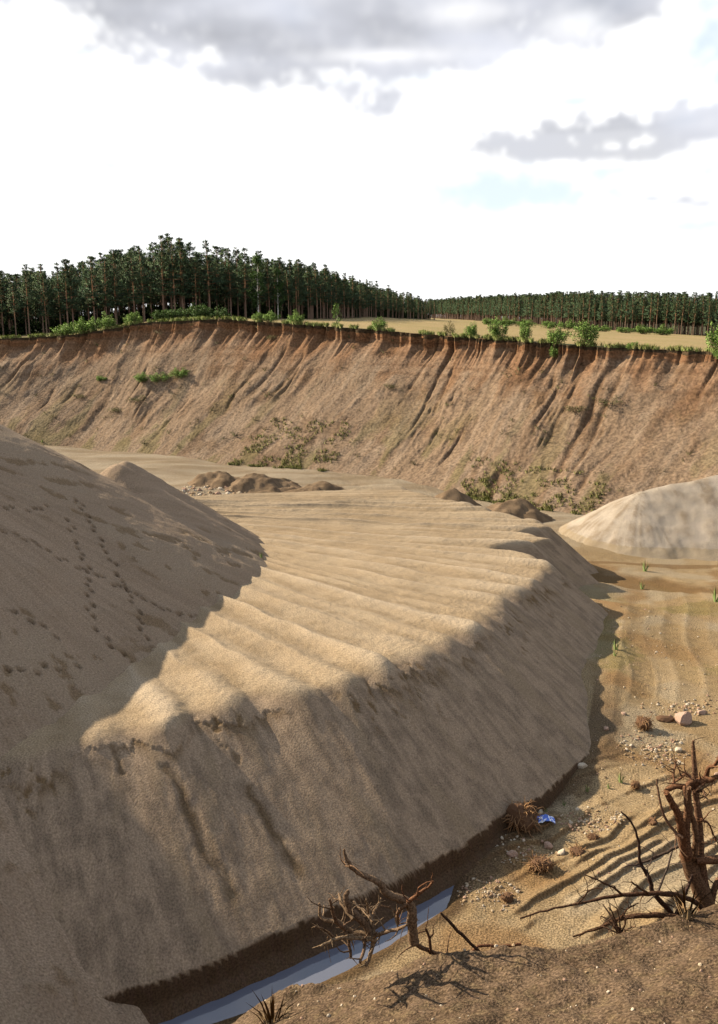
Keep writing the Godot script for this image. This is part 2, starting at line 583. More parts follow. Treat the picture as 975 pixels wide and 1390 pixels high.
func floor_at(x: float, d: float) -> Array:
	var y := floor_base(x, d)
	var f1 := na.get_noise_2d(x * 18.0, d * 18.0)
	var f2 := na.get_noise_2d(x * 70.0, d * 70.0)
	y += 0.06 * f1 + 0.02 * f2
	var v := na.get_noise_2d(x * 5.0 + 77.0, d * 5.0)
	var c := Color(0.33, 0.245, 0.142).lerp(Color(0.275, 0.195, 0.105), clampf(0.5 + 1.5 * v + 0.8 * f2, 0, 1))
	c = c.lerp(Color(0.34, 0.275, 0.185), 0.7 * smoothstep(0.08, 0.4, nb.get_noise_2d(x * 7.0 + 11.0, d * 7.0) + 0.5 * f1))
	c = c.lerp(Color(0.23, 0.135, 0.06), 0.7 * smoothstep(0.15, 0.45, na.get_noise_2d(x * 7.0 - 60.0, d * 7.0 + 9.0)))
	# the far floor is pale and trodden, with wheel tracks
	var far := smoothstep(64.0, 78.0, d)
	if far > 0.0:
		c = c.lerp(Color(0.34, 0.28, 0.2).lerp(Color(0.25, 0.19, 0.125), clampf(0.5 + 1.5 * na.get_noise_2d(x * 4.0, d * 16.0), 0, 1)), far)
		y += far * 0.12 * na.get_noise_2d(x * 6.0, d * 40.0)
	# near right: rills washed toward the puddle, small steps that face the camera
	if d < 36.0 and x > 0.0:
		var mask := smoothstep(35.0, 30.0, d + 0.25 * (x - 10.0)) * smoothstep(2.5, 5.0, x)
		var q := x * 0.57 - d * 0.82 + 0.55 * nb.get_noise_2d(x * 7.0, d * 7.0) + 0.18 * f1
		var p := q / 0.5
		var fr := p - floorf(p)
		var rill := floorf(p)
		var str_ := smoothstep(-0.1, 0.3, na.get_noise_2d(rill * 37.0, (x * 0.82 + d * 0.57) * 5.0) + 0.1)
		y += mask * str_ * (0.15 * fr / 0.78 if fr < 0.78 else 0.15 * (1.0 - fr) / 0.22)
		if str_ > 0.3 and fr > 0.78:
			c = c.lerp(Color(0.16, 0.09, 0.04), 0.6 * mask)  # step faces darkened: their shade is painted into the sand colour
	# vehicle tracks across the right side
	if x > 8.0 and d > 36.0 and d < 64.0:
		var tr := x - 0.29 * (d - 43.0) - 13.5 + 0.5 * nb.get_noise_2d(d * 4.0, 3.0)
		var msk := smoothstep(36.0, 39.5, d) * smoothstep(60.0, 50.0, d)
		for k in [0.0, 2.1, 3.4, 5.4]:
			var u := absf(tr - k)
			if u < 0.5:
				y -= msk * 0.045 * (1.0 - u / 0.5) * (0.6 + 0.4 * signf(sin(d * 9.0 + tr * 5.0)))
				c = c.lerp(Color(0.22, 0.145, 0.068), 0.45 * msk)
			elif u < 0.72:
				y += msk * 0.02
		# a damp lane in front of the pale heap
		var lane := absf(d - 59.5 + 0.55 * (x - 16.0) + 1.6 * nb.get_noise_2d(x * 6.0, d * 6.0))
		if lane < 2.2:
			var k2 := smoothstep(2.2, 0.8, lane + 0.9 * f1)
			c = c.lerp(Color(0.16, 0.092, 0.038), 0.8 * k2)
			y -= 0.1 * k2
		var lane2 := absf(d - 64.3 + 1.2 * nb.get_noise_2d(x * 6.0, d * 6.0))
		if lane2 < 0.8:
			c = c.lerp(Color(0.17, 0.1, 0.045), 0.7)
	# thin green film of seedlings in the middle distance
	var gr := smoothstep(0.22, 0.5, nb.get_noise_2d(x * 8.0 + 300.0, d * 8.0) + 0.3 * f2) * smoothstep(37.0, 42.0, d) * smoothstep(60.0, 50.0, d) * smoothstep(9.0, 12.0, x)
	c = c.lerp(Color(0.19, 0.16, 0.06), gr * 0.5)
	# puddle bed, wet sand round it
	var pd := pond_depth(x, d)
	if pd > -0.9:
		y = lerpf(y, -0.02, smoothstep(-0.9, -0.2, pd)) - 0.3 * smoothstep(-0.12, 0.6, pd + 0.12 * f1)
		c = c.lerp(Color(0.1, 0.065, 0.035), smoothstep(-0.6, -0.1, pd + 0.35 * f1))
	# added apron and wet strip at the toe of the big heap
	var th := rad_to_deg(atan2(68.8 - d, x + 27.0))
	if th > 12.0 and th < 52.0 and d > 18.0:
		var ra := Vector2(x + 27.0, 68.8 - d).length() - lut(HT, HF, th)
		if ra > -3.0:
			y += 0.5 * exp(-maxf(0.0, ra) / 1.8) * smoothstep(12.0, 17.0, th) * smoothstep(50.0, 42.0, th)  # apron added to the floor shape to shorten the cast shadow of the heap
	if th > 34.0 and d > 18.0:
		var r := Vector2(x + 27.0, 68.8 - d).length() - lut(HT, HF, th)
		if r > -1.0 and r < 1.6:
			c = c.lerp(Color(0.11, 0.07, 0.04), 0.75 * smoothstep(0.9, 0.1, r + 0.9 * f1 + 0.6 * f2) * smoothstep(34.0, 42.0, th))
	return [y, c]

func build_floor():
	var xs := steps([-200, -60, 6.0, -12.0, 0.7, -5.0, 0.25, 3.0, 0.12, 14.0, 0.06, 26.0, 0.14, 60, 0.6, 200, 6.0])
	var ds := steps([-20.0, 16.0, 3.0, 22.0, 0.15, 31.0, 0.055, 36.0, 0.09, 48.0, 0.13, 66.0, 0.2, 84.0, 0.35, 132.0, 0.6, 220.0, 5.0])
	one("pit_floor", sheet(xs, ds, floor_at), M.floor, "sandy floor of the pit with rills and vehicle tracks", "", Vector3.ZERO, "", "structure")

func build_water():
	var P := PackedVector3Array()
	var C := PackedColorArray()
	for x in steps([-10.0, 4.5, 0.25]):
		for d in steps([17.5, 27.5, 0.25]):
			P.append(Vector3(x, -0.1 + 0.0015 * nb.get_noise_2d(x * 60.0, d * 60.0), -d))
			C.append(Color.WHITE)
	one("puddle_water", grid_mesh(P, C, steps([-10.0, 4.5, 0.25]).size(), steps([17.5, 27.5, 0.25]).size()), M.water, "", "", Vector3.ZERO, "", "structure")

# ---------------------------------------------------------------- flat-topped heap built up in a fan
const HT := [-12.0, -3.4, 2.8, 7.0, 10.0, 12.7, 15.7, 18.0, 20.0, 22.0, 25.1, 30.7, 36.9, 43.5, 50.7, 56.3, 59.1, 63.2, 65.6, 68.0, 75.0, 110.0]
const HR := [31.0, 33.4, 36.3, 39.4, 40.5, 38.3, 40.6, 39.6, 37.3, 40.2, 41.7, 41.9, 42.4, 44.1, 45.5, 46.4, 45.3, 46.0, 45.8, 46.6, 46.6, 46.6]
const HF := [36.0, 38.0, 41.0, 43.6, 44.1, 42.2, 44.6, 43.6, 42.0, 45.2, 46.4, 46.8, 48.2, 50.6, 51.6, 52.5, 52.6, 53.0, 53.2, 53.4, 53.8, 54.2]
const HH := [3.4, 3.4, 3.35, 3.2, 3.2, 3.15, 3.25, 3.2, 3.15, 3.2, 3.25, 3.45, 3.7, 4.1, 4.4, 4.45, 4.45, 4.45, 4.45, 4.4, 4.4, 4.4]

func build_flat_heap():
	var lanes := [-14.0]
	var amps := []
	var rg := RandomNumberGenerator.new()
	rg.seed = 12
	while lanes[-1] < 112.0:
		lanes.append(lanes[-1] + rg.randf_range(1.5, 3.5))
		amps.append(rg.randf_range(0.45, 1.35))
	var base := Vector3(5, 0, -40)
	var th_list := steps([-12.0, -3.0, 0.3, 40.0, 0.095, 72.0, 0.072, 76.0, 0.3, 108.0, 1.5])
	var qs := steps([-28.0, -26.0, 0.5, -8.0, 0.16, -2.5, 0.1, 7.9, 0.052, 9.5, 0.3])
	var P := PackedVector3Array()
	var C := PackedColorArray()
	P.resize(th_list.size() * qs.size())
	C.resize(P.size())
	var k := 0
	var li := 0
	for th in th_list:
		while li < lanes.size() - 2 and th > lanes[li + 1]:
			li += 1
		var R0 := lut(HT, HR, th)
		var F0 := lut(HT, HF, th)
		var H0 := lut(HT, HH, th)
		for q in qs:
			var r := R0 + q
			# ridges swing a little as they run out
			var tw: float = th + 0.7 * nb.get_noise_2d(r * 3.0, th * 2.0) + 0.25 * nb.get_noise_2d(r * 14.0, th * 9.0)
			var l2 := li
			while l2 > 0 and tw < lanes[l2]:
				l2 -= 1
			while l2 < lanes.size() - 2 and tw > lanes[l2 + 1]:
				l2 += 1
			var fr: float = clampf((tw - lanes[l2]) / (lanes[l2 + 1] - lanes[l2]), 0.001, 0.999)
			var wide: float = (lanes[l2 + 1] - lanes[l2]) / 3.0
			var tri_ := 1.0 - absf(2.0 * pow(fr, 0.8) - 1.0)
			var hump: float = lerpf(pow(tri_, 2.0), 0.5 - 0.5 * cos(PI * tri_), smoothstep(-5.0, -1.5, q)) * amps[l2] * (0.5 + 0.5 * wide)
			var arc := deg_to_rad(th) * 45.0
			var an := deg_to_rad(th)
			var x := -27.0 + r * cos(an)
			var d := 68.8 - r * sin(an)
			var n1 := na.get_noise_2d(x * 12.0, d * 12.0)
			var n2 := na.get_noise_2d(x * 60.0, d * 60.0)
			var grow := smoothstep(-4.0, -0.5, q)
			var top := H0 - 0.1 + (0.2 + 0.13 * grow * smoothstep(36.0, 46.0, th)) * lerpf(1.0, 0.5, smoothstep(58.0, 65.0, th)) * hump * (1.0 + 0.6 * nb.get_noise_2d(r * 5.0, th * 11.0)) + 0.07 * n1 + 0.022 * n2 + 0.012 * nb.get_noise_2d(x * 190.0, d * 190.0)
			var edge := R0 + lerpf(0.45, 0.8, smoothstep(36.0, 46.0, th)) * (hump - 0.45) * smoothstep(-4.0, 0.0, q) * exp(-maxf(0.0, q) / 0.8) + 0.25 * nb.get_noise_2d(arc * 12.0, 8.0)
			var run := F0 - R0
			var s: float = r - edge
			var toe_up := 0.5 * smoothstep(36.0, 48.0, th)
			var face := H0 - s * (H0 + 0.1 - toe_up) / run
			var y := smin(top, face, 0.34 + 0.2 * nb.get_noise_2d(arc * 9.0, 88.0))
			# colours of the dry top
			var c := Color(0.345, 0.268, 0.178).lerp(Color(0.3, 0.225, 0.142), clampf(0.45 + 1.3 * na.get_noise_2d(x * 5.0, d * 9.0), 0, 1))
			c = c.lerp(Color(0.235, 0.172, 0.104), 0.75 * smoothstep(0.55, 0.12, 1.0 - absf(2.0 * pow(fr, 0.8) - 1.0)) * clampf(0.55 + n1 + n2, 0.1, 1.0))  # furrows darkened: shading of the ridges put into the colour
			c = c.lerp(Color(0.4, 0.322, 0.228), clampf(1.1 * hump - 0.5 + 0.5 * n1, 0.0, 0.85))  # crest lines lightened, painted as if catching the sun
			if s > -0.4:
				var on := smoothstep(-0.3, 0.5, s)
				# sand sorted into runs down the face
				var st := 0.6 * na.get_noise_2d(arc * 150.0 + 9.0 * n1, s * 26.0) + 0.5 * n2
				var st2 := na.get_noise_2d(arc * 34.0 + 4.0 * n1, s * 9.0 + 100.0)
				y += on * 0.016 * st + on * 0.04 * st2
				var fc := Color(0.33, 0.245, 0.168).lerp(Color(0.222, 0.165, 0.115), clampf(0.5 + 1.8 * st + 0.9 * st2, 0, 1))
				fc = fc.lerp(Color(0.31, 0.23, 0.15), 0.6 * smoothstep(0.1, 0.4, st2))
				# slipped crust near the crest: a little scarp, damp brown sand under it
				var qs_ := 0.75 + 0.75 * na.get_noise_2d(arc * 14.0, 40.0) + 0.3 * na.get_noise_2d(arc * 110.0, 20.0)
				var act := smoothstep(0.0, 0.25, nb.get_noise_2d(arc * 5.0, 60.0) + (0.22 if th > 48.0 else -0.02))
				if s > qs_ and act > 0.0:
					y -= act * 0.045 * exp(-(s - qs_) / 1.1)
					var wet := act * exp(-pow((s - qs_) / (0.32 + 0.5 * maxf(0.0, st)), 2.0)) * smoothstep(-0.1, 0.3, na.get_noise_2d(arc * 40.0, s * 22.0) + 0.12)
					fc = fc.lerp(Color(0.14, 0.09, 0.045), 0.65 * wet)
				# squiggles of damp sand bared under the crest
				var sq := na.get_noise_2d(arc * 90.0 + 25.0 * n1, s * 55.0)
				var bared := smoothstep(0.22, 0.36, sq) * smoothstep(2.4, 1.0, s + 1.2 * st2) * smoothstep(0.15, 0.5, s) * smoothstep(-0.15, 0.2, nb.get_noise_2d(arc * 9.0, 300.0))
				fc = fc.lerp(Color(0.14, 0.088, 0.04), 0.75 * bared)
				y -= 0.035 * bared
				# two long slides
				for sl in [[63.6, 1.2, 6.0, 0.24, -0.9], [60.9, 2.7, 6.0, 0.27, -0.7], [65.2, 0.4, 1.6, 0.16, 0.0]]:
					if absf(th - sl[0]) < 3.0 and s > sl[1] and s < sl[2]:
						var f: float = (s - sl[1]) / (sl[2] - sl[1])
						var mid: float = deg_to_rad(sl[0] + sl[4] * f) * 45.0 + 0.22 * na.get_noise_2d(s * 22.0, sl[0] * 9.0)
						var wd: float = sl[3] * (0.55 + 0.6 * f) * (1.0 + 0.9 * na.get_noise_2d(s * 30.0, sl[0] * 50.0))
						var g := smoothstep(wd * 1.15, wd * 0.3, absf(arc - mid) + 0.12 * st) * smoothstep(0.0, 0.04, f) * smoothstep(1.0, 0.8, f)
						y -= 0.035 * g
						fc = fc.lerp(Color(0.135, 0.092, 0.052), g * clampf(0.75 + 1.0 * st, 0.3, 0.95))
				# undercut, soaked toe by the water
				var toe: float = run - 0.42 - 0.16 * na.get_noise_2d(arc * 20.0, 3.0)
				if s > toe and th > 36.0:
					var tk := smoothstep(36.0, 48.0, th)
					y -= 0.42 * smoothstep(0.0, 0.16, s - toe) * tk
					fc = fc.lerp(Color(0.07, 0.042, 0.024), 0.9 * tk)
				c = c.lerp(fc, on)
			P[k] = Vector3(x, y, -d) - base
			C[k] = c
			k += 1
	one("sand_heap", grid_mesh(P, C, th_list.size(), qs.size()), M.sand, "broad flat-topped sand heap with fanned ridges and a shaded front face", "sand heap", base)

# ---------------------------------------------------------------- tall heap on the left, with foot trails
const TRAILS := [
	[[-12.9, 40.7], [-12.1, 38.9], [-11.2, 37.4], [-10.7, 35.7], [-10.3, 34.4], [-9.7, 33.5], [-9.0, 33.1], [-8.2, 32.9]],
	[[-13.2, 43.0], [-11.9, 40.9], [-10.9, 39.3], [-9.8, 37.8], [-9.1, 36.5], [-8.4, 34.9], [-7.5, 33.9]],
	[[-14.4, 36.6], [-13.4, 37.0], [-12.2, 37.1], [-11.2, 37.4], [-10.4, 37.5], [-9.2, 37.6], [-8.1, 37.5], [-6.6, 38.8]],
	[[-14.9, 38.2], [-14.2, 39.4], [-13.5, 40.8]],
	[[-12.5, 28.5], [-11.0, 29.2], [-10.2, 30.5], [-9.6, 31.0]],
	[[-13.0, 31.5], [-12.0, 32.0], [-10.6, 31.8]]]

func seg_dist(x: float, d: float, a: Vector2, b: Vector2) -> float:
	var t := clampf((Vector2(x, d) - a).dot(b - a) / (b - a).length_squared(), 0, 1)
	return (Vector2(x, d) - a.lerp(b, t)).length()

var prints: Dictionary = {}

func make_prints():
	var rg := RandomNumberGenerator.new()
	rg.seed = 9
	for tr in TRAILS.size():
		var pts: Array = TRAILS[tr]
		var side := 1.0
		for i in pts.size() - 1:
			var a := Vector2(pts[i][0], pts[i][1])
			var b := Vector2(pts[i + 1][0], pts[i + 1][1])
			var n := maxi(1, int((b - a).length() / (0.3 if tr == 2 else 0.4)))
			for k in n:
				side = -side
				var dir := (b - a).normalized()
				var p := a.lerp(b, (k + rg.randf_range(0.2, 0.8)) / n) + Vector2(-dir.y, dir.x) * (0.07 * side + rg.randf_range(-0.07, 0.07))
				var key := Vector2i(int(floor(p.x)), int(floor(p.y)))
				for ox in [-1, 0, 1]:
					for oy in [-1, 0, 1]:
						var kk: Vector2i = key + Vector2i(ox, oy)
						if not prints.has(kk):
							prints[kk] = []
						prints[kk].append([p, dir, rg.randf_range(0.6, 1.3)])

func left_heap_at(x: float, d: float) -> Array:
	var n0 := na.get_noise_2d(x * 4.0, d * 4.0)
	var n1 := na.get_noise_2d(x * 22.0, d * 22.0)
	var n2 := na.get_noise_2d(x * 80.0, d * 80.0)
	var r := seg_dist(x, d, Vector2(-20, 46), Vector2(-30, 12))
	var nearer := smoothstep(46.0, 34.0, d)
	var y := lerpf(13.0, 14.1, nearer) - lerpf(0.6, 0.655, nearer) * sqrt(r * r + 0.6) + 0.35 * n0
	var r2 := Vector2(x + 13.2, d - 50.5).length()
	y = smax(y, 9.35 - 0.7 * sqrt(r2 * r2 + 0.05) + 0.15 * n0, 0.12)
	var r3 := Vector2(x + 13.6, d - 54.0).length()
	y = smax(y, 8.9 - 0.68 * sqrt(r3 * r3 + 0.05) + 0.15 * n0, 0.12)
	# runs of sand straight down the sides
	var an := atan2(d - 38.0, x + 22.0)
	var st := 0.6 * na.get_noise_2d(an * 900.0, r * 5.0) + 0.6 * na.get_noise_2d(an * 3200.0, r * 14.0)
	y += 0.03 * st + 0.05 * n1 + 0.018 * n2
	var rough := smoothstep(30.0, 22.0, d + 0.4 * (x + 10.0))
	y += rough * 0.09 * n1
	var c := Color(0.32, 0.238, 0.166).lerp(Color(0.25, 0.185, 0.128), clampf(0.5 + 1.1 * st + 0.7 * n0, 0, 1))
	c = c.lerp(Color(0.31, 0.237, 0.165), 0.7 * smoothstep(0.1, 0.4, n0 + 0.3 * st))
	c = c.lerp(Color(0.17, 0.115, 0.066), 0.7 * smoothstep(0.2, 0.5, n1 + 0.5 * n2) * (0.1 + 0.8 * rough))
	# lumps of slipped crust
	var cl := smoothstep(0.42, 0.55, nb.get_noise_2d(an * 500.0, r * 22.0) + 0.5 * n2) * smoothstep(0.0, 0.2, n0 + 0.15 * n1)
	y -= 0.05 * cl
	c = c.lerp(Color(0.15, 0.095, 0.045), 0.55 * cl)
	var list = prints.get(Vector2i(int(floor(x)), int(floor(d))))
	if list != null:
		for f in list:
			var o: Vector2 = Vector2(x, d) - f[0]
			var l: float = o.dot(f[1]) / 0.125
			var w: float = (o.x * -f[1].y + o.y * f[1].x) / 0.085
			var e := l * l + w * w
			if e < 4.0:
				y -= 0.2 * f[2] * exp(-e * 1.3)
				y += 0.05 * f[2] * exp(-pow(sqrt(e) - 1.35, 2.0) * 9.0)
				c = c.lerp(Color(0.12, 0.075, 0.038), 0.9 * exp(-e * 1.2))
	return [y, c]

func build_left_heap():
	make_prints()
	var xs := steps([-52.0, -24.0, 0.7, -17.0, 0.2, -4.5, 0.072, -1.0, 0.3])
	var ds := steps([2.0, 15.0, 0.6, 20.0, 0.13, 44.0, 0.078, 56.0, 0.14, 72.0, 0.6])
	one("sand_heap", sheet(xs, ds, left_heap_at, Vector3(-20, 0, -40)), M.sand, "tall shaded sand heap on the left, crossed by footprint trails", "sand heap", Vector3(-20, 0, -40))

# ---------------------------------------------------------------- pale gravel heap on the right
func right_heap_at(x: float, d: float) -> Array:
	var n0 := na.get_noise_2d(x * 6.0 + 40.0, d * 6.0)
	var n1 := na.get_noise_2d(x * 30.0, d * 30.0)
	var a := Vector2(22.3, 72.0)
	var b := Vector2(44.0, 75.0)
	var t := clampf((Vector2(x, d) - a).dot(b - a) / (b - a).length_squared(), 0, 1)
	var r := (Vector2(x, d) - a.lerp(b, t)).length()
	var y := lerpf(3.95, 8.2, t) - 0.6 * sqrt(r * r + 0.3) + 0.3 * n0 + 0.06 * n1
	var an := atan2(d - a.lerp(b, t).y, x - a.lerp(b, t).x) * 14.0 + x
	var st := na.get_noise_2d(an * 26.0, r * 5.0)
	y += 0.03 * st
	var c := Color(0.4, 0.345, 0.275).lerp(Color(0.3, 0.245, 0.185), clampf(0.4 + 0.7 * st + 0.8 * n1, 0, 1))
	c = c.lerp(Color(0.22, 0.165, 0.11), 0.45 * smoothstep(0.15, 0.5, st + 0.6 * n1))
	if y < 0.5:
		c = c.lerp(Color(0.3, 0.23, 0.14), 0.6)
	return [y, c]

func build_right_heap():
	var xs := steps([10.0, 30.0, 0.13, 60.0, 0.6])
	var ds := steps([56.0, 77.0, 0.13, 98.0, 0.6])
	one("gravel_heap", sheet(xs, ds, right_heap_at, Vector3(28, 0, -73)), M.gravel_heap, "pale grey-white gravel heap on the right side of the pit", "gravel heap", Vector3(28, 0, -73))

func build_small_heaps():
	# x, d, height, half width, label
	var list := [
		[-14.5, 95.0, 1.5, 2.6, "low stony spoil heap on the pale floor behind the left sand heap"],
		[-10.5, 93.5, 1.3, 3.4, "long low spoil heap joining the stony one on the far floor"],
		[-4.0, 88.0, 1.5, 3.0, "small grey heap just behind the back edge of the flat-topped heap"],
		[8.3, 82.0, 2.0, 2.4, "brown earth mound at the foot of the far slope behind the flat-topped heap"],
		[13.2, 79.0, 1.7, 2.6, "weedy earth mound at the slope foot left of the gravel heap"]]
	for h in list:
		var sd: float = h[0] * 13.0
		var f := func(x: float, d: float) -> Array:
			var n1 := na.get_noise_2d(x * 14.0 + sd, d * 14.0)
			var n2 := na.get_noise_2d(x * 60.0, d * 60.0)
			var r: float = Vector2((x - h[0]) / 1.3, d - h[1]).length() / h[3]
			var y: float = h[2] * (1.25 - 1.15 * sqrt(r * r + 0.05)) + 0.55 * n1 + 0.12 * n2
			var c := Color(0.22, 0.155, 0.098).lerp(Color(0.15, 0.105, 0.066), clampf(0.5 + 2.0 * n2 + n1, 0, 1))
			return [y, c]
		var w: float = h[3] * 1.9
		one("spoil_heap", sheet(steps([h[0] - w, h[0] + w, 0.2]), steps([h[1] - w, h[1] + w, 0.2]), f, Vector3(h[0], 0, -h[1])), M.gravel_heap, h[4], "spoil heap", Vector3(h[0], 0, -h[1]), "low spoil heaps on the far floor")

# ---------------------------------------------------------------- the bank the camera stands on
func bank_h(x: float, d: float) -> float:
	var n0 := na.get_noise_2d(x * 20.0, d * 20.0)
	var base := 15.4 - 0.92 * maxf(0.0, d - 0.3)
	var eh := lut([-4.0, -1.5, -0.8, 0.9, 3.9, 8.0], [7.0, 8.9, 9.4, 10.15, 10.55, 10.9], x)
	var ed := 9.2 + 0.35 * nb.get_noise_2d(x * 18.0, 4.0)
	var ledge := eh + 0.25 * (ed - d) if d < ed else eh - 1.15 * (d - ed)
	ledge = smin(ledge, eh + 0.02, 0.2) if d > ed else ledge
	return smax(base, ledge, 0.3) + 0.17 * n0 + 0.06 * na.get_noise_2d(x * 110.0, d * 110.0)

func bank_at(x: float, d: float) -> Array:
	var v := na.get_noise_2d(x * 30.0, d * 30.0)
	var w := na.get_noise_2d(x * 260.0, d * 260.0)
	var c := Color(0.18, 0.125, 0.08).lerp(Color(0.12, 0.08, 0.05), clampf(0.5 + 1.0 * v + 1.2 * w, 0, 1))
	c = c.lerp(Color(0.24, 0.175, 0.1), 0.6 * smoothstep(0.2, 0.4, w + 0.15 * v))
	return [bank_h(x, d), c]

func build_bank():
	var xs := steps([-30.0, -3.0, 0.5, -1.2, 0.1, 5.5, 0.035, 8.0, 0.15, 30.0, 0.7])
	var ds := steps([-12.0, 3.0, 0.6, 6.0, 0.12, 10.2, 0.035, 12.0, 0.1, 22.0, 0.4])
	one("near_bank", sheet(xs, ds, bank_at), M.soil, "brown soil bank in front, at the edge of the pit", "", Vector3.ZERO, "", "structure")

# ---------------------------------------------------------------- trees
func pine_meshes(sd: int) -> Array:
	# a Scots pine 14 m tall: bare lower trunk, open crown of needle clumps
	rng.seed = sd
	var tall := 14.0
	var bend := Vector3(rng.randf_range(-0.5, 0.5), 0, rng.randf_range(-0.5, 0.5))
	var tk := Buf.new()
	var mid := func(t: float) -> Vector3: return Vector3(0, t * tall, 0) + bend * t * t
	var pts := []
	var rad := []
	for i in 11:
		var t := i / 10.0
		pts.append(mid.call(t * 0.97))
		rad.append(lerpf(0.2, 0.03, pow(t, 0.8)))
	for i in 10:
		var low := Color(0.17, 0.115, 0.085)
		var high := Color(0.36, 0.19, 0.1)
		tk.tube([pts[i], pts[i + 1]], [rad[i], rad[i + 1]], 7, low.lerp(high, smoothstep(0.15, 0.6, i / 10.0)))
	var cr := Buf.new()
	var start := rng.randf_range(0.26, 0.46)
	var width := rng.randf_range(1.9, 2.7)
	var y := start
	# a few dead stubs under the crown
	for k in 5:
		var p: Vector3 = mid.call(rng.randf_range(start * 0.55, start))
		var a := rng.randf() * TAU
		tk.tube([p, p + Vector3(cos(a), 0.1, sin(a)) * rng.randf_range(0.4, 0.9)], [0.03, 0.012], 4, Color(0.12, 0.08, 0.06))
	var flat_top := rng.randf() < 0.35
	while y < 0.985:
		var f := (y - start) / (1.0 - start)
		var prof := 0.7 + 0.9 * f if f < 0.33 else pow((1.0 - f) / 0.67, 0.6 if flat_top else 0.95)
		var reach := width * maxf(prof, 0.14) * rng.randf_range(0.6, 1.15)
		var n := 3 + int(rng.randf() * 3)
		var a0 := rng.randf() * TAU
		for k in n:
			if rng.randf() < 0.2:
				continue
			var a := a0 + TAU * k / n + rng.randf_range(-0.5, 0.5)
			var root: Vector3 = mid.call(y)
			var len_ := reach * rng.randf_range(0.55, 1.2)
			var tip := root + Vector3(cos(a) * len_, len_ * lerpf(0.0, 0.75, f) + rng.randf_range(-0.1, 0.25), sin(a) * len_)
			tk.tube([root, root.lerp(tip, 0.5) + Vector3(0, -0.06, 0), tip], [0.045, 0.03, 0.012], 4, Color(0.17, 0.095, 0.055))
			var along_ := (tip - root).normalized()
			var tone := rng.randf_range(0.7, 1.4)
			var col := Color(0.045, 0.082, 0.046).lerp(Color(0.065, 0.095, 0.04), rng.randf()) * tone
			for q in 14 + int(len_ * 34.0):
				var g := lerpf(0.28, 1.04, sqrt(rng.randf()))
				var o := rv()
				var base := root.lerp(tip, g) + Vector3(o.x, o.y * 0.55 + 0.06, o.z) * (0.16 + 0.24 * g * minf(len_, 1.4))
				var e := (along_ * 0.5 + o * 0.9 + Vector3(0, 0.45, 0)).normalized()
				var cross := e.cross(rv()).normalized()
				var nn := (o * 0.6 + along_ * 0.4 + Vector3(0, 0.6, 0)).normalized()
				var l := rng.randf_range(0.2, 0.42)
				cr.tri(base - cross * 0.06, base + cross * 0.06, base + e * l, nn, nn, nn, col)
		y += rng.randf_range(0.024, 0.05)
	return [tk.done(), cr.done()]

func broadleaf_meshes(sd: int, tall: float, wide: float, trunk_color: Color, leaf_a: Color, leaf_b: Color, leaves: int, leaf: float, from := 0.25) -> Array:
	rng.seed = sd
	var tk := Buf.new()
	tk.tube([Vector3.ZERO, Vector3(0.1, tall * 0.5, 0.05), Vector3(0, tall * 0.95, 0)], [tall * 0.012, tall * 0.008, 0.01], 6, trunk_color)
	var cr := Buf.new()
	var knots := []
	for k in 26:
		var t := rng.randf_range(from, 1.0)
		var a := rng.randf() * TAU
		var r := wide * 0.5 * sin(PI * clampf((t - from) / (1.0 - from) * 0.8 + 0.2, 0, 1)) * rng.randf_range(0.3, 1.0)
		var p := Vector3(cos(a) * r, t * tall, sin(a) * r)
		knots.append(p)
		tk.tube([Vector3(0, (t - 0.12) * tall, 0), p], [tall * 0.004, 0.008], 4, trunk_color * 0.7)
	for i in leaves:
		var p: Vector3 = knots[rng.randi() % knots.size()]
		var o := rv()
		p += Vector3(o.x, o.y * 0.8 - 0.1, o.z) * wide * 0.24
		var e := (rv() + Vector3(0, -0.25, 0)).normalized() * leaf * rng.randf_range(0.7, 1.3)
		var cross := e.cross(rv()).normalized() * leaf * 0.6
		cr.leaf(p, e, cross, (o.normalized() + Vector3(0, 0.7, 0)).normalized(), leaf_a.lerp(leaf_b, rng.randf()))
	return [tk.done(), cr.done()]

func bush_meshes(sd: int, leaf_a: Color, leaf_b: Color, leaves: int, leaf: float) -> Array:
	# a bush 2 m tall and 2.4 m wide: many upright stems, each with leaves along it
	rng.seed = sd
	var stems := Buf.new()
	var fo := Buf.new()
	var lines := []
	for k in 22:
		var a := rng.randf() * TAU
		var r := sqrt(rng.randf())
		var foot := Vector3(cos(a), 0, sin(a)) * r * 0.3
		var tip := Vector3(cos(a), 0, sin(a)) * r * 1.15 + Vector3(0, rng.randf_range(0.9, 2.0) * (1.0 - 0.4 * r * r), 0) + rv() * 0.15
		stems.tube([foot, foot.lerp(tip, 0.5) + rv() * 0.08, tip], [0.022, 0.015, 0.005], 4, Color(0.12, 0.085, 0.05))
		lines.append([foot, tip])
	for i in leaves:
		var l: Array = lines[rng.randi() % lines.size()]
		var t := sqrt(rng.randf())
		var o := rv()
		var p: Vector3 = l[0].lerp(l[1], lerpf(0.15, 1.0, t)) + o * 0.3 * (1.2 - 0.5 * t)
		p.y = maxf(p.y, 0.03)
		var e := (o + Vector3(0, 0.4, 0) + rv() * 0.5).normalized() * leaf * rng.randf_range(0.6, 1.3)
		var cross := e.cross(rv()).normalized() * leaf * 0.55
		fo.leaf(p, e, cross, (Vector3(o.x, o.y + 0.6, o.z)).normalized(), leaf_a.lerp(leaf_b, rng.randf()))
	return [stems.done(), fo.done()]

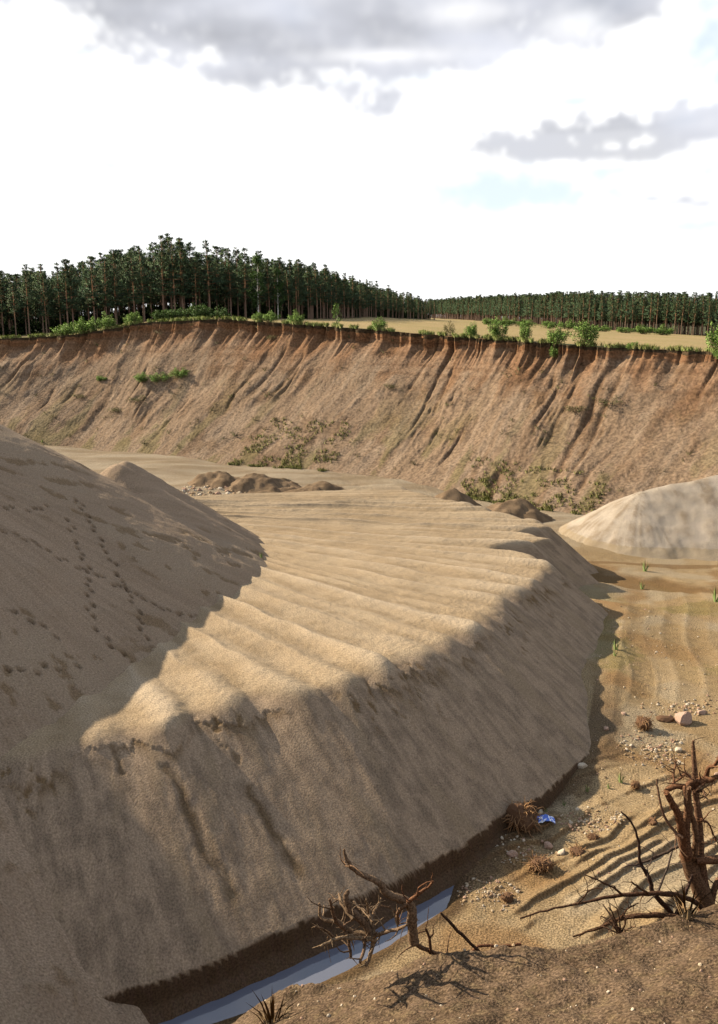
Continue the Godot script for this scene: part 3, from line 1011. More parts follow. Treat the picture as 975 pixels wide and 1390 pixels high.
func grow(called: String, meshes: Array, trunk_name: String, crown_name: String, at: Vector3, size: Vector3, turn: float, label: String, category: String, group: String, leaf_mat: Material) -> Node3D:
	var o := thing(called, label, category, at, turn, group)
	o.scale = size
	part(trunk_name, meshes[0], M.bark, o)
	part(crown_name, meshes[1], leaf_mat, o)
	return o

func along_line(line: Array, step: float, jitter: float) -> Array:
	var out := []
	var left := 0.0
	for i in line.size() - 1:
		var a := Vector2(line[i][0], line[i][1])
		var b := Vector2(line[i + 1][0], line[i + 1][1])
		var l := (b - a).length()
		var t := left
		while t < l:
			out.append(a.lerp(b, t / l) + Vector2(rng.randf_range(-jitter, jitter), rng.randf_range(-jitter, jitter)))
			t += step * rng.randf_range(0.7, 1.35)
		left = t - l
	return out

func build_forest():
	var pines := []
	for k in 9:
		pines.append(pine_meshes(100 + k * 7))
	rng.seed = 404
	var front := [[-78.0, 150.0], [-65.0, 159.0], [-51.5, 172.0], [-41.0, 186.0], [-28.0, 197.0], [-14.2, 210.0], [3.2, 322.0], [37.9, 472.0]]
	var tall_x := [-78.0, -65.0, -51.0, -44.0, -36.0, -28.0, -14.0, 3.0, 38.0]
	var tall_h := [11.0, 11.2, 11.8, 13.6, 15.6, 14.2, 12.6, 11.2, 8.8]
	var kinds := func(x: float, row: int) -> Array:
		if x < -46.0:
			return ["dark pine in the lower left end of the wood above the rim", "pines at the left end of the left wood"]
		if x < -24.0:
			return ["tall pine with bare reddish trunk in the highest part of the left wood" if row == 0 else "tall pine standing behind the front trunks of the left wood's highest part", "tall pines of the left wood, row %s" % ("front" if row == 0 else "behind")]
		if x < -8.0:
			return ["dark pine at the field corner in the middle of the left wood's edge", "pines at the field corner"]
		return ["small distant pine along the receding right edge of the left wood", "pines along the receding edge"]
	for row in 2:
		var spots := along_line(front if row == 0 else front.slice(0, 7), 3.1 if row == 0 else 3.1, 1.0)
		for p in spots:
			var x: float = p.x - 1.5 * row
			var d: float = p.y + row * rng.randf_range(4.0, 8.0)
			var h := lut(tall_x, tall_h, p.x) * rng.randf_range(0.78, 1.1)
			var far_end: bool = p.x > 8.0
			if far_end and rng.randf() < 0.3:
				continue
			var lb: Array = kinds.call(p.x, row)
			var w := h / 14.0
			grow("pine_tree", pines[rng.randi() % 9], "trunk", "crown", Vector3(x, field_h(x, d) - 0.1, -d), Vector3(w * rng.randf_range(0.9, 1.15), w, w * rng.randf_range(0.9, 1.15)), rng.randf() * TAU, lb[0], "pine tree", lb[1], M.needles)
	# the rest of the left wood reads as one mass
	var merged := pines
	var sets := [[], [], []]
	for row in range(2, 14):
		for p in along_line(front, 2.9, 1.4):
			if p.x > 20.0 and row > 3:
				continue
			var x: float = p.x - 2.0 * row
			var d: float = p.y + 4.0 * row
			var w := lut(tall_x, tall_h, p.x) * rng.randf_range(0.8, 1.1) / 14.0
			sets[rng.randi() % 3].append(Transform3D(Basis(Vector3.UP, rng.randf() * TAU).scaled(Vector3(w, w, w)), Vector3(x, field_h(x, d) - 0.1, -d)))
	wood_mass(merged, sets, "dark pines filling the left wood behind its front rows")
	# undergrowth in the wood
	var under := []
	for row in range(2, 12):
		for p in along_line(front, 3.0, 1.5):
			var x: float = p.x - 2.0 * row
			var d: float = p.y + 4.2 * row
			under.append(Transform3D(Basis(Vector3.UP, rng.randf() * TAU).scaled(Vector3(1.7, rng.randf_range(1.0, 2.2), 1.7)), Vector3(x, field_h(x, d) - 0.2, -d)))
	copies("undergrowth", bush_meshes(640, Color(0.025, 0.045, 0.016), Color(0.04, 0.06, 0.02), 900, 0.24)[1], M.leaves, under, [], "dark undergrowth between the trunks of the left wood", "undergrowth")
	rng.seed = 405
	# right wood, much farther off
	var front2 := [[70.0, 1000.0], [78.0, 900.0], [101.8, 620.0], [115.9, 482.0], [137.2, 432.0], [157.7, 392.0], [186.0, 345.0]]
	for p in along_line(front2, 5.6, 1.2):
		var h: float = rng.randf_range(13.5, 19.5)
		var w := h / 14.0
		var lab := "far pine in the wood's edge beyond the right side of the field"
		if p.y > 600.0:
			lab = "tiny pine at the farthest end of the right wood, near the gap"
		grow("pine_tree", pines[rng.randi() % 9], "trunk", "crown", Vector3(p.x, field_h(p.x, p.y) - 0.1, -p.y), Vector3(w, w, w), rng.randf() * TAU, lab, "pine tree", "pines of the right wood, " + ("far end" if p.y > 600.0 else "near end"), M.needles)
	sets = [[], [], []]
	for row in range(1, 10):
		for p in along_line(front2, 3.6, 1.6):
			var x: float = p.x + 3.0 * row
			var d: float = p.y + 5.0 * row
			var w := rng.randf_range(13.5, 19.5) / 14.0
			sets[rng.randi() % 3].append(Transform3D(Basis(Vector3.UP, rng.randf() * TAU).scaled(Vector3(w, w, w)), Vector3(x, field_h(x, d) - 0.1, -d)))
	wood_mass(merged, sets, "dark pines filling the right wood behind its front row")
	# birches among the pines
	var birch := broadleaf_meshes(900, 12.0, 3.6, Color(0.5, 0.48, 0.44), Color(0.05, 0.095, 0.028), Color(0.075, 0.125, 0.035), 2600, 0.3, 0.18)
	for b in [[-20.8, 198.0, 1.05, "pale green birch with white trunk standing among the tall pines"], [-17.2, 203.0, 0.85, "smaller birch with white trunk right of the pale green birch"]]:
		grow("birch_tree", birch, "trunk", "crown", Vector3(b[0], field_h(b[0], b[1]), -b[1]), Vector3(1, 1, 1) * b[2], b[0], b[3], "birch tree", "", M.leaves)

func wood_mass(pines: Array, sets: Array, label: String):
	for k in 3:
		var both := ArrayMesh.new()
		both.add_surface_from_arrays(Mesh.PRIMITIVE_TRIANGLES, pines[k * 3][0].surface_get_arrays(0))
		both.add_surface_from_arrays(Mesh.PRIMITIVE_TRIANGLES, pines[k * 3][1].surface_get_arrays(0))
		copies("pine_wood", both, M.needles, sets[k], [], label, "wood")

# ---------------------------------------------------------------- bushes
func build_bushes():
	var bright := []
	var dark := []
	var olive := []
	for k in 4:
		bright.append(bush_meshes(50 + k, Color(0.1, 0.185, 0.042), Color(0.165, 0.24, 0.065), 2600, 0.125))
		dark.append(bush_meshes(60 + k, Color(0.04, 0.08, 0.022), Color(0.06, 0.1, 0.03), 2200, 0.14))
		olive.append(bush_meshes(70 + k, Color(0.075, 0.085, 0.03), Color(0.11, 0.1, 0.045), 620, 0.14))
	rng.seed = 31
	# x, metres behind the rim line, width, height, kind, label
	var list := [
		[-44.6, 1.6, 4.6, 2.3, 0, "leftmost green bush on the rim, in front of the pine trunks"],
		[-41.2, 1.3, 4.4, 2.9, 0, "second green bush from the left on the rim, widest of its clump"],
		[-38.2, 1.5, 3.2, 2.7, 0, "third green bush from the left, right end of the clump on the rim"],
		[-33.9, 1.0, 2.8, 2.2, 0, "small green bush alone on the rim under the tallest pines"],
		[-31.0, 9.0, 4.2, 2.4, 1, "dark green bush at the left end of the hedge under the tallest pines"],
		[-28.0, 10.0, 4.4, 2.8, 1, "dark green bush second from left in the hedge under the pines"],
		[-24.9, 11.0, 4.2, 2.9, 1, "dark green bush second from right in the hedge under the pines"],
		[-22.2, 12.0, 4.0, 2.2, 1, "dark green bush at the right end of the hedge beside the field"],
		[-14.3, 1.0, 2.2, 1.6, 0, "low green bush on the rim where the pale field begins"],
		[-12.4, 1.2, 2.7, 2.0, 0, "round green bush on the rim below the birches"],
		[-8.6, 0.8, 2.8, 2.1, 0, "green bush at the rim edge left of the slender sapling"],
		[2.6, 0.8, 2.3, 2.2, 0, "compact green bush on the rim right of the slender sapling"],
		[11.1, 0.6, 1.7, 2.3, 2, "thin sparse bush on the rim at the middle of the field"],
		[13.6, 0.7, 2.1, 2.0, 0, "bright bush next to the thin sparse one on the rim"],
		[16.4, 0.9, 2.7, 2.7, 0, "tall forked green bush on the rim below the gap in the woods"],
		[18.9, 0.8, 1.9, 2.5, 0, "narrow upright bush between the forked bush and the big pair"],
		[22.0, 0.9, 2.8, 2.4, 0, "left bush of the big bright pair on the right rim"],
		[24.6, 0.7, 3.2, 3.1, 0, "right and larger bush of the big bright pair on the right rim"],
		[28.6, 0.5, 1.5, 0.9, 0, "low sprig of bush on the rim right of the big pair"],
		[35.4, 0.6, 3.0, 3.4, 0, "bright bush cut by the right edge of the photo on the rim"]]
	for b in list:
		var d := lut(RIM_X, RIM_D, b[0]) + b[1] as float
		var set_: Array = [bright, dark, olive][b[4]]
		grow("bush", set_[rng.randi() % 4], "stems", "foliage", Vector3(b[0], field_h(b[0], d) - 0.15, -d), Vector3(b[2] / 2.4, b[3] / 2.0, b[2] / 2.4), rng.randf() * TAU, b[5], "bush", "bushes along the rim", M.leaves)
	# slender sapling
	var sap := broadleaf_meshes(77, 3.1, 1.5, Color(0.3, 0.27, 0.22), Color(0.08, 0.15, 0.035), Color(0.12, 0.18, 0.05), 700, 0.16, 0.1)
	var sd_ := lut(RIM_X, RIM_D, -3.0) + 1.2
	grow("sapling", sap, "trunk", "crown", Vector3(-3.0, field_h(-3.0, sd_) - 0.1, -sd_), Vector3.ONE, 0.4, "slender young birch on the rim at the edge of the field", "sapling", "", M.leaves)
	# on the slope
	var slope := [
		[4.42, 0.54, 3.0, 1.5, 0, "bright green bush halfway up the left slope, left of three"],
		[4.62, 0.55, 3.2, 1.7, 0, "bright green bush halfway up the left slope, middle of three"],
		[4.85, 0.585, 3.0, 1.8, 0, "bright green bush halfway up the left slope, right of three"],
		[4.5, 0.4, 3.6, 1.2, 2, "dull olive scrub below the bright bushes on the left slope"],
		[4.25, 0.33, 3.0, 1.0, 2, "lowest dull scrub patch below the bright bushes on the left slope"],
		[3.75, 0.57, 2.2, 1.0, 0, "small green bush on the left slope, left of the bright three"],
		[3.6, 0.45, 2.6, 0.9, 2, "dull low scrub under the small green bush on the left slope"],
		[5.75, 0.88, 1.6, 0.9, 2, "little scrub tuft just under the rim on the left slope"],
		[9.55, 0.9, 1.5, 1.4, 0, "green shrub rooted just under the rim on the right slope"],
		[11.05, 0.94, 1.7, 1.3, 0, "green shrub just under the rim at the right edge"],
		[10.35, 0.66, 4.2, 1.2, 2, "dark scrub patch high on the right slope beside the gullies"],
		[10.15, 0.6, 3.0, 0.9, 2, "smaller dark scrub below the patch high on the right slope"],
		[7.6, 0.62, 1.8, 0.9, 2, "yellowish scrub in the middle of the far slope"]]
	for b in slope:
		var p: Vector3 = wall_point(b[0], b[1])[0]
		var set_: Array = [bright, dark, olive][b[4]]
		grow("bush", set_[rng.randi() % 4], "stems", "foliage", p + Vector3(0, -0.25, 0), Vector3(b[2] / 2.4, b[3] / 2.0, b[2] / 2.4), rng.randf() * TAU, b[5], "bush", "bushes on the far slope", M.leaves)
	# low bushes before the right wood
	var n := 0
	var sides := ["leftmost", "second", "third", "fourth", "fifth", "sixth", "seventh", "eighth", "ninth", "rightmost"]
	for t in 10:
		var x := lerpf(48.0, 103.0, t / 9.0) + rng.randf_range(-1.5, 1.5)
		var d := lerpf(345.0, 322.0, t / 9.0)
		grow("bush", bright[t % 4], "stems", "foliage", Vector3(x, field_h(x, d) - 0.2, -d), Vector3(3.6, rng.randf_range(1.1, 1.9), 3.0), rng.randf() * TAU, "%s of the low green bushes in a row before the right wood" % sides[n] + (" from the left" if n > 0 and n < 9 else ""), "bush", "bushes before the right wood", M.leaves)
		n += 1

# ---------------------------------------------------------------- weeds and grass
func tuft_mesh(sd: int, blades: int, tall: float, spread: float, a: Color, b: Color) -> ArrayMesh:
	rng.seed = sd
	var u := Buf.new()
	for k in blades:
		var an := rng.randf() * TAU
		var lean := Vector3(cos(an), 0, sin(an))
		var p := lean * rng.randf() * spread * 0.3
		var h := tall * rng.randf_range(0.45, 1.0)
		var side := Vector3(-lean.z, 0, lean.x) * tall * 0.035
		var m := p + Vector3(0, h * 0.6, 0) + lean * spread * 0.25
		var tip := p + Vector3(0, h, 0) + lean * spread * rng.randf_range(0.3, 0.9)
		var col := a.lerp(b, rng.randf())
		var nn := (lean * 0.4 + Vector3.UP).normalized()
		u.tri(p - side, p + side, m + side * 0.8, nn, nn, nn, col)
		u.tri(p - side, m + side * 0.8, m - side * 0.8, nn, nn, nn, col)
		u.tri(m - side * 0.8, m + side * 0.8, tip, nn, nn, nn, col)
	return u.done()

func build_weeds():
	var green := tuft_mesh(1, 16, 0.7, 0.6, Color(0.15, 0.21, 0.05), Color(0.22, 0.25, 0.08))
	var dry := tuft_mesh(2, 16, 0.6, 0.6, Color(0.2, 0.21, 0.07), Color(0.27, 0.24, 0.1))
	rng.seed = 88
	# s from, s to, t from, t to, count, label
	var places := [
		[2.4, 3.6, -0.0, 0.07, 1500, 0, "green weeds along the foot of the far left slope"],
		[6.5, 7.6, 0.0, 0.36, 1500, 1, "yellow-green weeds at the slope foot behind the flat-topped heap"],
		[9.3, 10.8, 0.0, 0.26, 1500, 1, "yellow-green weeds at the slope foot left of the gravel heap"]]
	for w in places:
		var list := []
		for k in w[4]:
			var s := rng.randf_range(w[0], w[1])
			var t: float = w[2] + (w[3] - w[2]) * pow(rng.randf(), 2.0)
			if nb.get_noise_2d(s * 160.0, t * 500.0) < -0.1:
				continue
			var p: Vector3 = wall_point(s, t)[0]
			if t < 0.04:
				p.y = maxf(p.y, floor_at(p.x, -p.z)[0])
			list.append(Transform3D(Basis(Vector3.UP, rng.randf() * TAU).scaled(Vector3.ONE * rng.randf_range(0.25, 0.75)), p))
		copies("weeds", green if w[5] == 0 else dry, M.leaves, list, [], w[6], "weeds")
	var rim := []
	for k in 5200:
		var s := rng.randf_range(1.5, 12.0)
		var idx := range(RIM_X.size())
		var t := pow(rng.randf(), 2.0) * 2.6
		if nb.get_noise_2d(s * 300.0, 5.0) < -0.15:
			continue
		var x := lut(idx, RIM_X, s) + 0.6 * rim_wobble(s)
		var d := lut(idx, RIM_D, s) + rim_wobble(s) + t
		var y := lerpf(lut(idx, RIM_H, s), field_h(x, d), t / 3.0)
		rim.append(Transform3D(Basis(Vector3.UP, rng.randf() * TAU).scaled(Vector3.ONE * rng.randf_range(0.4, 1.1)), Vector3(x, y - 0.05, -d)))
	copies("rim_grass", dry, M.leaves, rim.slice(0, rim.size() / 2), [], "dry grass fringe along the edge of the far rim", "grass")
	copies("rim_grass", green, M.leaves, rim.slice(rim.size() / 2), [], "green grass fringe along the edge of the far rim", "grass")
	var scrub := []
	for k in 420:
		var s := rng.randf_range(2.2, 11.2)
		var t := rng.randf_range(0.08, 0.95)
		if nb.get_noise_2d(s * 120.0, t * 160.0) < 0.12:
			continue
		scrub.append(Transform3D(Basis(Vector3.UP, rng.randf() * TAU).scaled(Vector3.ONE * rng.randf_range(0.5, 1.5)), wall_point(s, t)[0] - Vector3(0, 0.05, 0)))
	var sc := tuft_mesh(3, 18, 0.5, 0.9, Color(0.07, 0.075, 0.03), Color(0.11, 0.1, 0.045))
	copies("slope_plants", sc, M.leaves, scrub, [], "scattered small dull plants on the far slope", "weeds")

# ---------------------------------------------------------------- dead wood in front
func smooth_line(flat: Array) -> Array:
	# points and radii from [x, y, z, r, ...], rounded by a Catmull-Rom curve
	var p := []
	var r := []
	var n := flat.size() / 4
	var at := func(i: int) -> Vector3:
		var k := clampi(i, 0, n - 1) * 4
		return Vector3(flat[k], flat[k + 1], flat[k + 2])
	for i in n - 1:
		for s in 4:
			var t := s / 4.0
			p.append(at.call(i).cubic_interpolate(at.call(i + 1), at.call(i - 1), at.call(i + 2), t) + rv() * 0.007)
			r.append(lerpf(flat[i * 4 + 3], flat[i * 4 + 7], t))
	p.append(at.call(n - 1))
	r.append(flat[n * 4 - 1])
	return [p, r]

func dead_wood(called: String, lines: Array, names: Array, label: String, category: String, a: Color, b: Color, hairs: int) -> Node3D:
	var base := Vector3(lines[0][0], lines[0][1], lines[0][2])
	var o := thing(called, label, category, base)
	for i in lines.size():
		var u := Buf.new()
		var pr := smooth_line(lines[i])
		var pts := []
		for p in pr[0]:
			pts.append(p - base)
		var col := a.lerp(b, rng.randf())
		u.tube(pts, pr[1], 9, col, 0.16, rng)
		for k in hairs:
			var j := rng.randi() % pts.size()
			var q: Vector3 = pts[j] + rv() * pr[1][j] * 0.8
			var dir := (rv() + Vector3(0, -0.3, 0)).normalized()
			var l := rng.randf_range(0.05, 0.16)
			u.tube([q, q + dir * l * 0.5, q + dir * l + rv() * 0.03], [0.006, 0.004, 0.002], 4, col * 0.9)
		if i > 0 and hairs > 0:
			for k in 3:
				# broken twigs
				var j := rng.randi() % pts.size()
				var q: Vector3 = pts[j]
				var dir := (rv() + Vector3(0, 0.25, 0)).normalized()
				var line := [q]
				for s in 4:
					dir = (dir + rv() * 0.55).normalized()
					q += dir * rng.randf_range(0.03, 0.1)
					line.append(q)
				var tr: float = minf(0.011, pr[1][j] * 0.6)
				u.tube(line, [tr, tr * 0.85, tr * 0.7, tr * 0.5, tr * 0.25], 5, col * rng.randf_range(0.8, 1.2))
		part(names[mini(i, names.size() - 1)], u.done(), M.wood, o)
	return o

func build_woody():
	rng.seed = 515
	var grey := Color(0.2, 0.12, 0.075)
	var brown := Color(0.19, 0.092, 0.05)
	var dark := Color(0.075, 0.045, 0.03)
	dead_wood("tree_stump", STUMP_STEMS, ["trunk", "root"], "uprooted dead tree stump with upright twisted roots at the right edge", "tree stump", grey, brown, 18)
	dead_wood("dead_branch", BRANCH_STEMS, ["stem", "twig"], "thin grey dead branch leaning left of the uprooted stump", "branch", Color(0.13, 0.1, 0.085), dark, 2)
	dead_wood("tree_root", LONG_ROOTS, ["root", "rootlet"], "long dark roots reaching left from the stump's foot", "root", dark, Color(0.11, 0.06, 0.035), 5)
	dead_wood("dry_twigs", TWIGS, ["twig"], "small bundle of dry upright twigs on the bank edge", "twigs", dark, grey, 3)
	dead_wood("dead_branch", ARM_ROOT, ["stem", "twig"], "bent bare branch rising over the puddle from the bank", "branch", Color(0.23, 0.16, 0.1), brown, 4)
	dead_wood("root_tangle", ROOT_TANGLE, ["root"], "tangle of pale bare roots in front of the puddle", "roots", Color(0.27, 0.19, 0.12), Color(0.17, 0.11, 0.07), 6)
	dead_wood("stick", STICK, ["shaft"], "straight dark stick lying right of the bent branch", "stick", dark, dark, 0)
	dead_wood("tree_root", STUB_ROOT, ["root"], "reddish root poking from the bank right of the stick", "root", brown, dark, 4)
	# dry grass on the bank
	var straw := tuft_mesh(5, 30, 0.34, 0.3, Color(0.2, 0.125, 0.06), Color(0.28, 0.19, 0.1))
	for g in [[-0.95, 8.9, "dry brown grass tuft at the left end of the bank edge"], [3.62, 9.2, "dry grass tuft at the stump's foot"], [4.15, 9.0, "dry grass tuft right of the stump's foot"]]:
		one("grass_tuft", straw, M.straw, g[2], "grass", Vector3(g[0], bank_h(g[0], g[1]) - 0.02, -g[1]), "dry grass tufts on the near bank")

# ---------------------------------------------------------------- stones, roots and litter on the pit floor
func rock_mesh(sd: int, planes: int, rows: int, cols: int) -> ArrayMesh:
	rng.seed = sd
	var pn := []
	for k in planes:
		pn.append([rv().normalized(), rng.randf_range(0.62, 1.0)])
	var at := func(i: int, j: int) -> Vector3:
		var la := PI * i / rows - PI / 2
		var lo := TAU * j / cols
		var dir := Vector3(cos(la) * cos(lo), sin(la), cos(la) * sin(lo))
		var r := 1.15
		for q in pn:
			var c: float = dir.dot(q[0])
			if c > 0.05:
				r = minf(r, q[1] / c)
		return dir * r
	var u := Buf.new()
	for i in rows:
		for j in cols:
			var a: Vector3 = at.call(i, j)
			var b: Vector3 = at.call(i, j + 1)
			var c: Vector3 = at.call(i + 1, j)
			var d: Vector3 = at.call(i + 1, j + 1)
			var n1 := (c - a).cross(b - a)
			var n2 := (c - b).cross(d - b)
			if n1.dot(a + b + c) < 0.0: n1 = -n1
			if n2.dot(b + c + d) < 0.0: n2 = -n2
			if n1.length() > 0.0001:
				n1 = n1.normalized()
				u.tri(a, b, c, n1, n1, n1)
			if n2.length() > 0.0001:
				n2 = n2.normalized()
				u.tri(b, d, c, n2, n2, n2)
	return u.done()

func root_ball(x: float, d: float, wide: float, tall: float, label: String, n: int, sd: int):
	rng.seed = sd
	var o := thing("root_ball", label, "root ball", Vector3(x, floor_at(x, d)[0] - 0.04, -d))
	var core := rock_mesh(sd, 30, 10, 14)
	rng.seed = sd + 1
	var c := part("core", core, M.root_soil, o)
	c.scale = Vector3(wide * 0.42, tall * 0.46, wide * 0.4)
	c.position.y = tall * 0.38
	var u := Buf.new()
	for k in n * 2:
		var a := rv().normalized()
		var p := Vector3(a.x * wide * 0.3, tall * 0.4 + a.y * tall * 0.36, a.z * wide * 0.3)
		var dir := (a * 0.6 + rv() * 1.1).normalized()
		var l := wide * rng.randf_range(0.12, 0.42)
		var pts := [p]
		for s in 4:
			dir = (dir + rv() * 0.9 + Vector3(0, -0.2, 0)).normalized()
			p += dir * l * 0.25
			p.y = maxf(p.y, 0.0)
			pts.append(p)
		var r := rng.randf_range(0.006, 0.02) * (0.5 + wide * 0.6)
		u.tube(pts, [r, r * 0.85, r * 0.7, r * 0.5, r * 0.25], 5, Color(0.13, 0.07, 0.035).lerp(Color(0.25, 0.15, 0.075), rng.randf()))
	part("roots", u.done(), M.bark, o)

func on_floor(x: float, d: float) -> Vector3:
	return Vector3(x, floor_at(x, d)[0], -d)

func build_floor_things():
	M.root_soil = plain(Color(0.09, 0.05, 0.028), 0.95, false)
	root_ball(5.45, 28.75, 1.45, 1.1, "big brown root ball at the foot of the shaded heap face", 110, 301)
	root_ball(5.7, 26.5, 1.0, 0.5, "flat brown root clump on the lit floor right of the puddle", 70, 302)
	root_ball(11.5, 35.2, 0.85, 0.7, "dark root ball left of the pink boulder", 80, 303)
	root_ball(9.9, 30.8, 0.5, 0.34, "small dry root clump beside the seedling tufts", 34, 304)
	root_ball(7.0, 27.2, 0.7, 0.32, "small dark root clump in the middle of the lit floor", 34, 305)
	root_ball(7.7, 27.9, 0.5, 0.3, "tiny root clump upslope of the small dark one", 26, 306)
	root_ball(4.4, 24.9, 0.5, 0.34, "dark clod of roots just right of the puddle", 26, 307)
	root_ball(9.8, 28.4, 0.45, 0.3, "small brown root clump among the rills", 24, 308)
	var o := one("boulder", rock_mesh(41, 16, 14, 20), M.stone_pink, "pink-grey angular boulder on the right of the pit floor", "boulder", on_floor(13.35, 35.9) + Vector3(0, 0.16, 0))
	o.scale = Vector3(0.5, 0.3, 0.36)
	o.rotation = Vector3(0.1, 0.4, 0.18)
	o = one("earth_clod", rock_mesh(47, 16, 10, 14), M.root_soil, "dark brown earth clod just left of the pink boulder", "clod", on_floor(12.7, 36.1) + Vector3(0, 0.06, 0))
	o.scale = Vector3(0.38, 0.14, 0.26)
	# single stones large enough to pick out
	var st := 0
	var stones := [
		[8.35, 32.4, 0.2, "pale stone in the shadow strip at the foot of the heap"], [9.9, 34.9, 0.16, "lone pale stone near the bend of the shadow edge"],
		[6.2, 27.7, 0.19, "reddish stone above the flat root clump"], [6.55, 27.3, 0.16, "pale stone beside the flat root clump"],
		[12.3, 33.4, 0.17, "pale stone at the right of the pebble patch"], [14.3, 36.6, 0.22, "flat stone behind the pink boulder"],
		[6.3, 29.8, 0.16, "pale stone right of the blue plastic bag"], [4.9, 27.2, 0.2, "brown stone left of the reddish stone"],
		[13.0, 31.3, 0.14, "small stone on the rills left of the stump top"], [11.0, 36.4, 0.12, "small stone behind the dark root ball"]]
	for s in stones:
		o = one("stone", rock_mesh(60 + st, 14, 8, 12), M.stone_pale if s[3].begins_with("pale") else M.stone_pink, s[3], "stone", on_floor(s[0], s[1]) + Vector3(0, s[2] * 0.25, 0))
		o.scale = Vector3(s[2], s[2] * 0.62, s[2] * 0.8)
		o.rotation.y = st * 1.3
		st += 1
	# pebble patches
	var pb := rock_mesh(91, 12, 5, 7)
	rng.seed = 93
	var tones := [Color(0.3, 0.24, 0.165), Color(0.24, 0.17, 0.1), Color(0.18, 0.12, 0.07), Color(0.36, 0.31, 0.24), Color(0.24, 0.155, 0.11)]
	var patches := [
		[11.4, 33.6, 1.3, 1.5, 260, 0.068, "patch of pale pebbles before the dark root ball"],
		[7.9, 29.0, 1.2, 0.8, 230, 0.055, "patch of pebbles in the middle of the lit floor"],
		[5.4, 27.4, 1.2, 0.9, 130, 0.055, "scattered pebbles above the flat root clump"],
		[3.9, 25.2, 1.0, 0.9, 220, 0.055, "stony patch right of the puddle"],
		[13.9, 37.2, 2.2, 1.0, 150, 0.07, "scattered stones around the pink boulder"],
		[10.5, 30.0, 7.0, 5.5, 420, 0.04, "small stones strewn over the near floor"],
		[15.0, 44.0, 6.0, 7.0, 300, 0.05, "small stones strewn over the wheel tracks"]]
	for p in patches:
		var list := []
		for k in p[4]:
			var a := rng.randf() * TAU
			var r := pow(rng.randf(), 0.7)
			var x: float = p[0] + cos(a) * r * p[2]
			var d: float = p[1] + sin(a) * r * p[3]
			var s: float = p[5] * lerpf(0.3, 1.3, pow(rng.randf(), 2.0))
			list.append(Transform3D(Basis.from_euler(Vector3(rng.randf(), rng.randf() * 6.0, rng.randf())).scaled(Vector3(s, s * 0.7, s)), on_floor(x, d) + Vector3(0, s * 0.2, 0)))
		copies("pebbles", pb, M.pebble, list, tones, p[6], "pebbles")
	var list := []
	for k in 900:
		var x := rng.randf_range(-1.2, 6.0)
		var d := rng.randf_range(5.0, 9.6)
		var s := 0.022 * lerpf(0.2, 1.2, pow(rng.randf(), 3.0))
		list.append(Transform3D(Basis.from_euler(Vector3(rng.randf(), rng.randf() * 6.0, rng.randf())).scaled(Vector3(s, s * 0.7, s)), Vector3(x, bank_h(x, d) + s * 0.1, -d)))
	copies("pebbles", pb, M.pebble, list, tones, "small stones and crumbs on the near bank", "pebbles")
	list = []
	for k in 260:
		var a := rng.randf() * TAU
		var x := -14.5 + cos(a) * 5.5 * sqrt(rng.randf())
		var d := 91.0 + sin(a) * 3.0 * sqrt(rng.randf())
		var s := 0.35 * lerpf(0.2, 1.0, pow(rng.randf(), 2.0))
		list.append(Transform3D(Basis.from_euler(Vector3(rng.randf(), rng.randf() * 6.0, rng.randf())).scaled(Vector3(s, s * 0.7, s)), on_floor(x, d)))
	copies("rubble", pb, M.pebble, list, tones, "grey stone rubble on the pale floor behind the left heap", "rubble")
	# seedling tufts
	var tuft := tuft_mesh(8, 14, 0.42, 0.22, Color(0.1, 0.16, 0.04), Color(0.17, 0.2, 0.07))
	var tufts := [
		[9.5, 31.3, 1.2, "tall green grass tuft beside the small dry root clump"], [9.0, 31.0, 0.7, "short grass tuft left of the tall one"],
		[8.2, 30.9, 0.8, "grass tuft at the shadow edge below the heap"], [7.2, 30.1, 0.7, "grass tuft at the heap toe right of the blue bag"],
		[6.5, 29.8, 0.6, "tiny tuft just right of the blue bag"], [4.3, 28.4, 0.7, "small tuft left of the big root ball's foot"],
		[17.9, 57.0, 1.5, "lone grass tuft on the damp lane before the gravel heap"], [19.5, 61.7, 2.2, "dark upright weed between the damp lane and gravel heap"],
		[20.8, 52.4, 2.4, "weed at the right edge among the wheel tracks"], [12.7, 44.0, 1.6, "grass tuft in the shadow strip at the heap's right corner"],
		[12.4, 43.0, 1.0, "smaller tuft below the corner tuft in the shadow strip"]]
	for t in tufts:
		o = one("grass_tuft", tuft, M.leaves, t[3], "grass", on_floor(t[0], t[1]) - Vector3(0, 0.02, 0), "grass tufts on the pit floor")
		o.scale = Vector3.ONE * t[2]
	o = one("grass_tuft", tuft, M.leaves, "single green tuft on the ridged sand at the left heap's tip", "grass", Vector3(-5.4, 4.0, -50.0))
	o.scale = Vector3.ONE * 0.9
	# crumpled blue bag
	var bag := Buf.new()
	rng.seed = 6
	var g := []
	for i in 9:
		for j in 9:
			var x := (i - 4) * 0.075
			var z := (j - 4) * 0.055
			g.append(Vector3(x + rng.randf_range(-0.03, 0.03), 0.2 * maxf(0.0, 1.0 - (x * x + z * z) * 7.0) * rng.randf_range(0.4, 1.1), z + rng.randf_range(-0.025, 0.025)))
	for i in 8:
		for j in 8:
			var a: Vector3 = g[i * 9 + j]
			var b: Vector3 = g[i * 9 + 9 + j]
			var c: Vector3 = g[i * 9 + 1 + j]
			var d: Vector3 = g[i * 9 + 10 + j]
			var n1 := (c - a).cross(b - a).normalized()
			var n2 := (c - b).cross(b - d).normalized()
			if n1.y < 0: n1 = -n1
			if n2.y < 0: n2 = -n2
			var col := Color(0.1, 0.18, 0.55) if rng.randf() < 0.7 else Color(0.7, 0.75, 0.85)
			bag.tri(a, b, c, n1, n1, n1, col)
			bag.tri(b, d, c, n2, n2, n2, col)
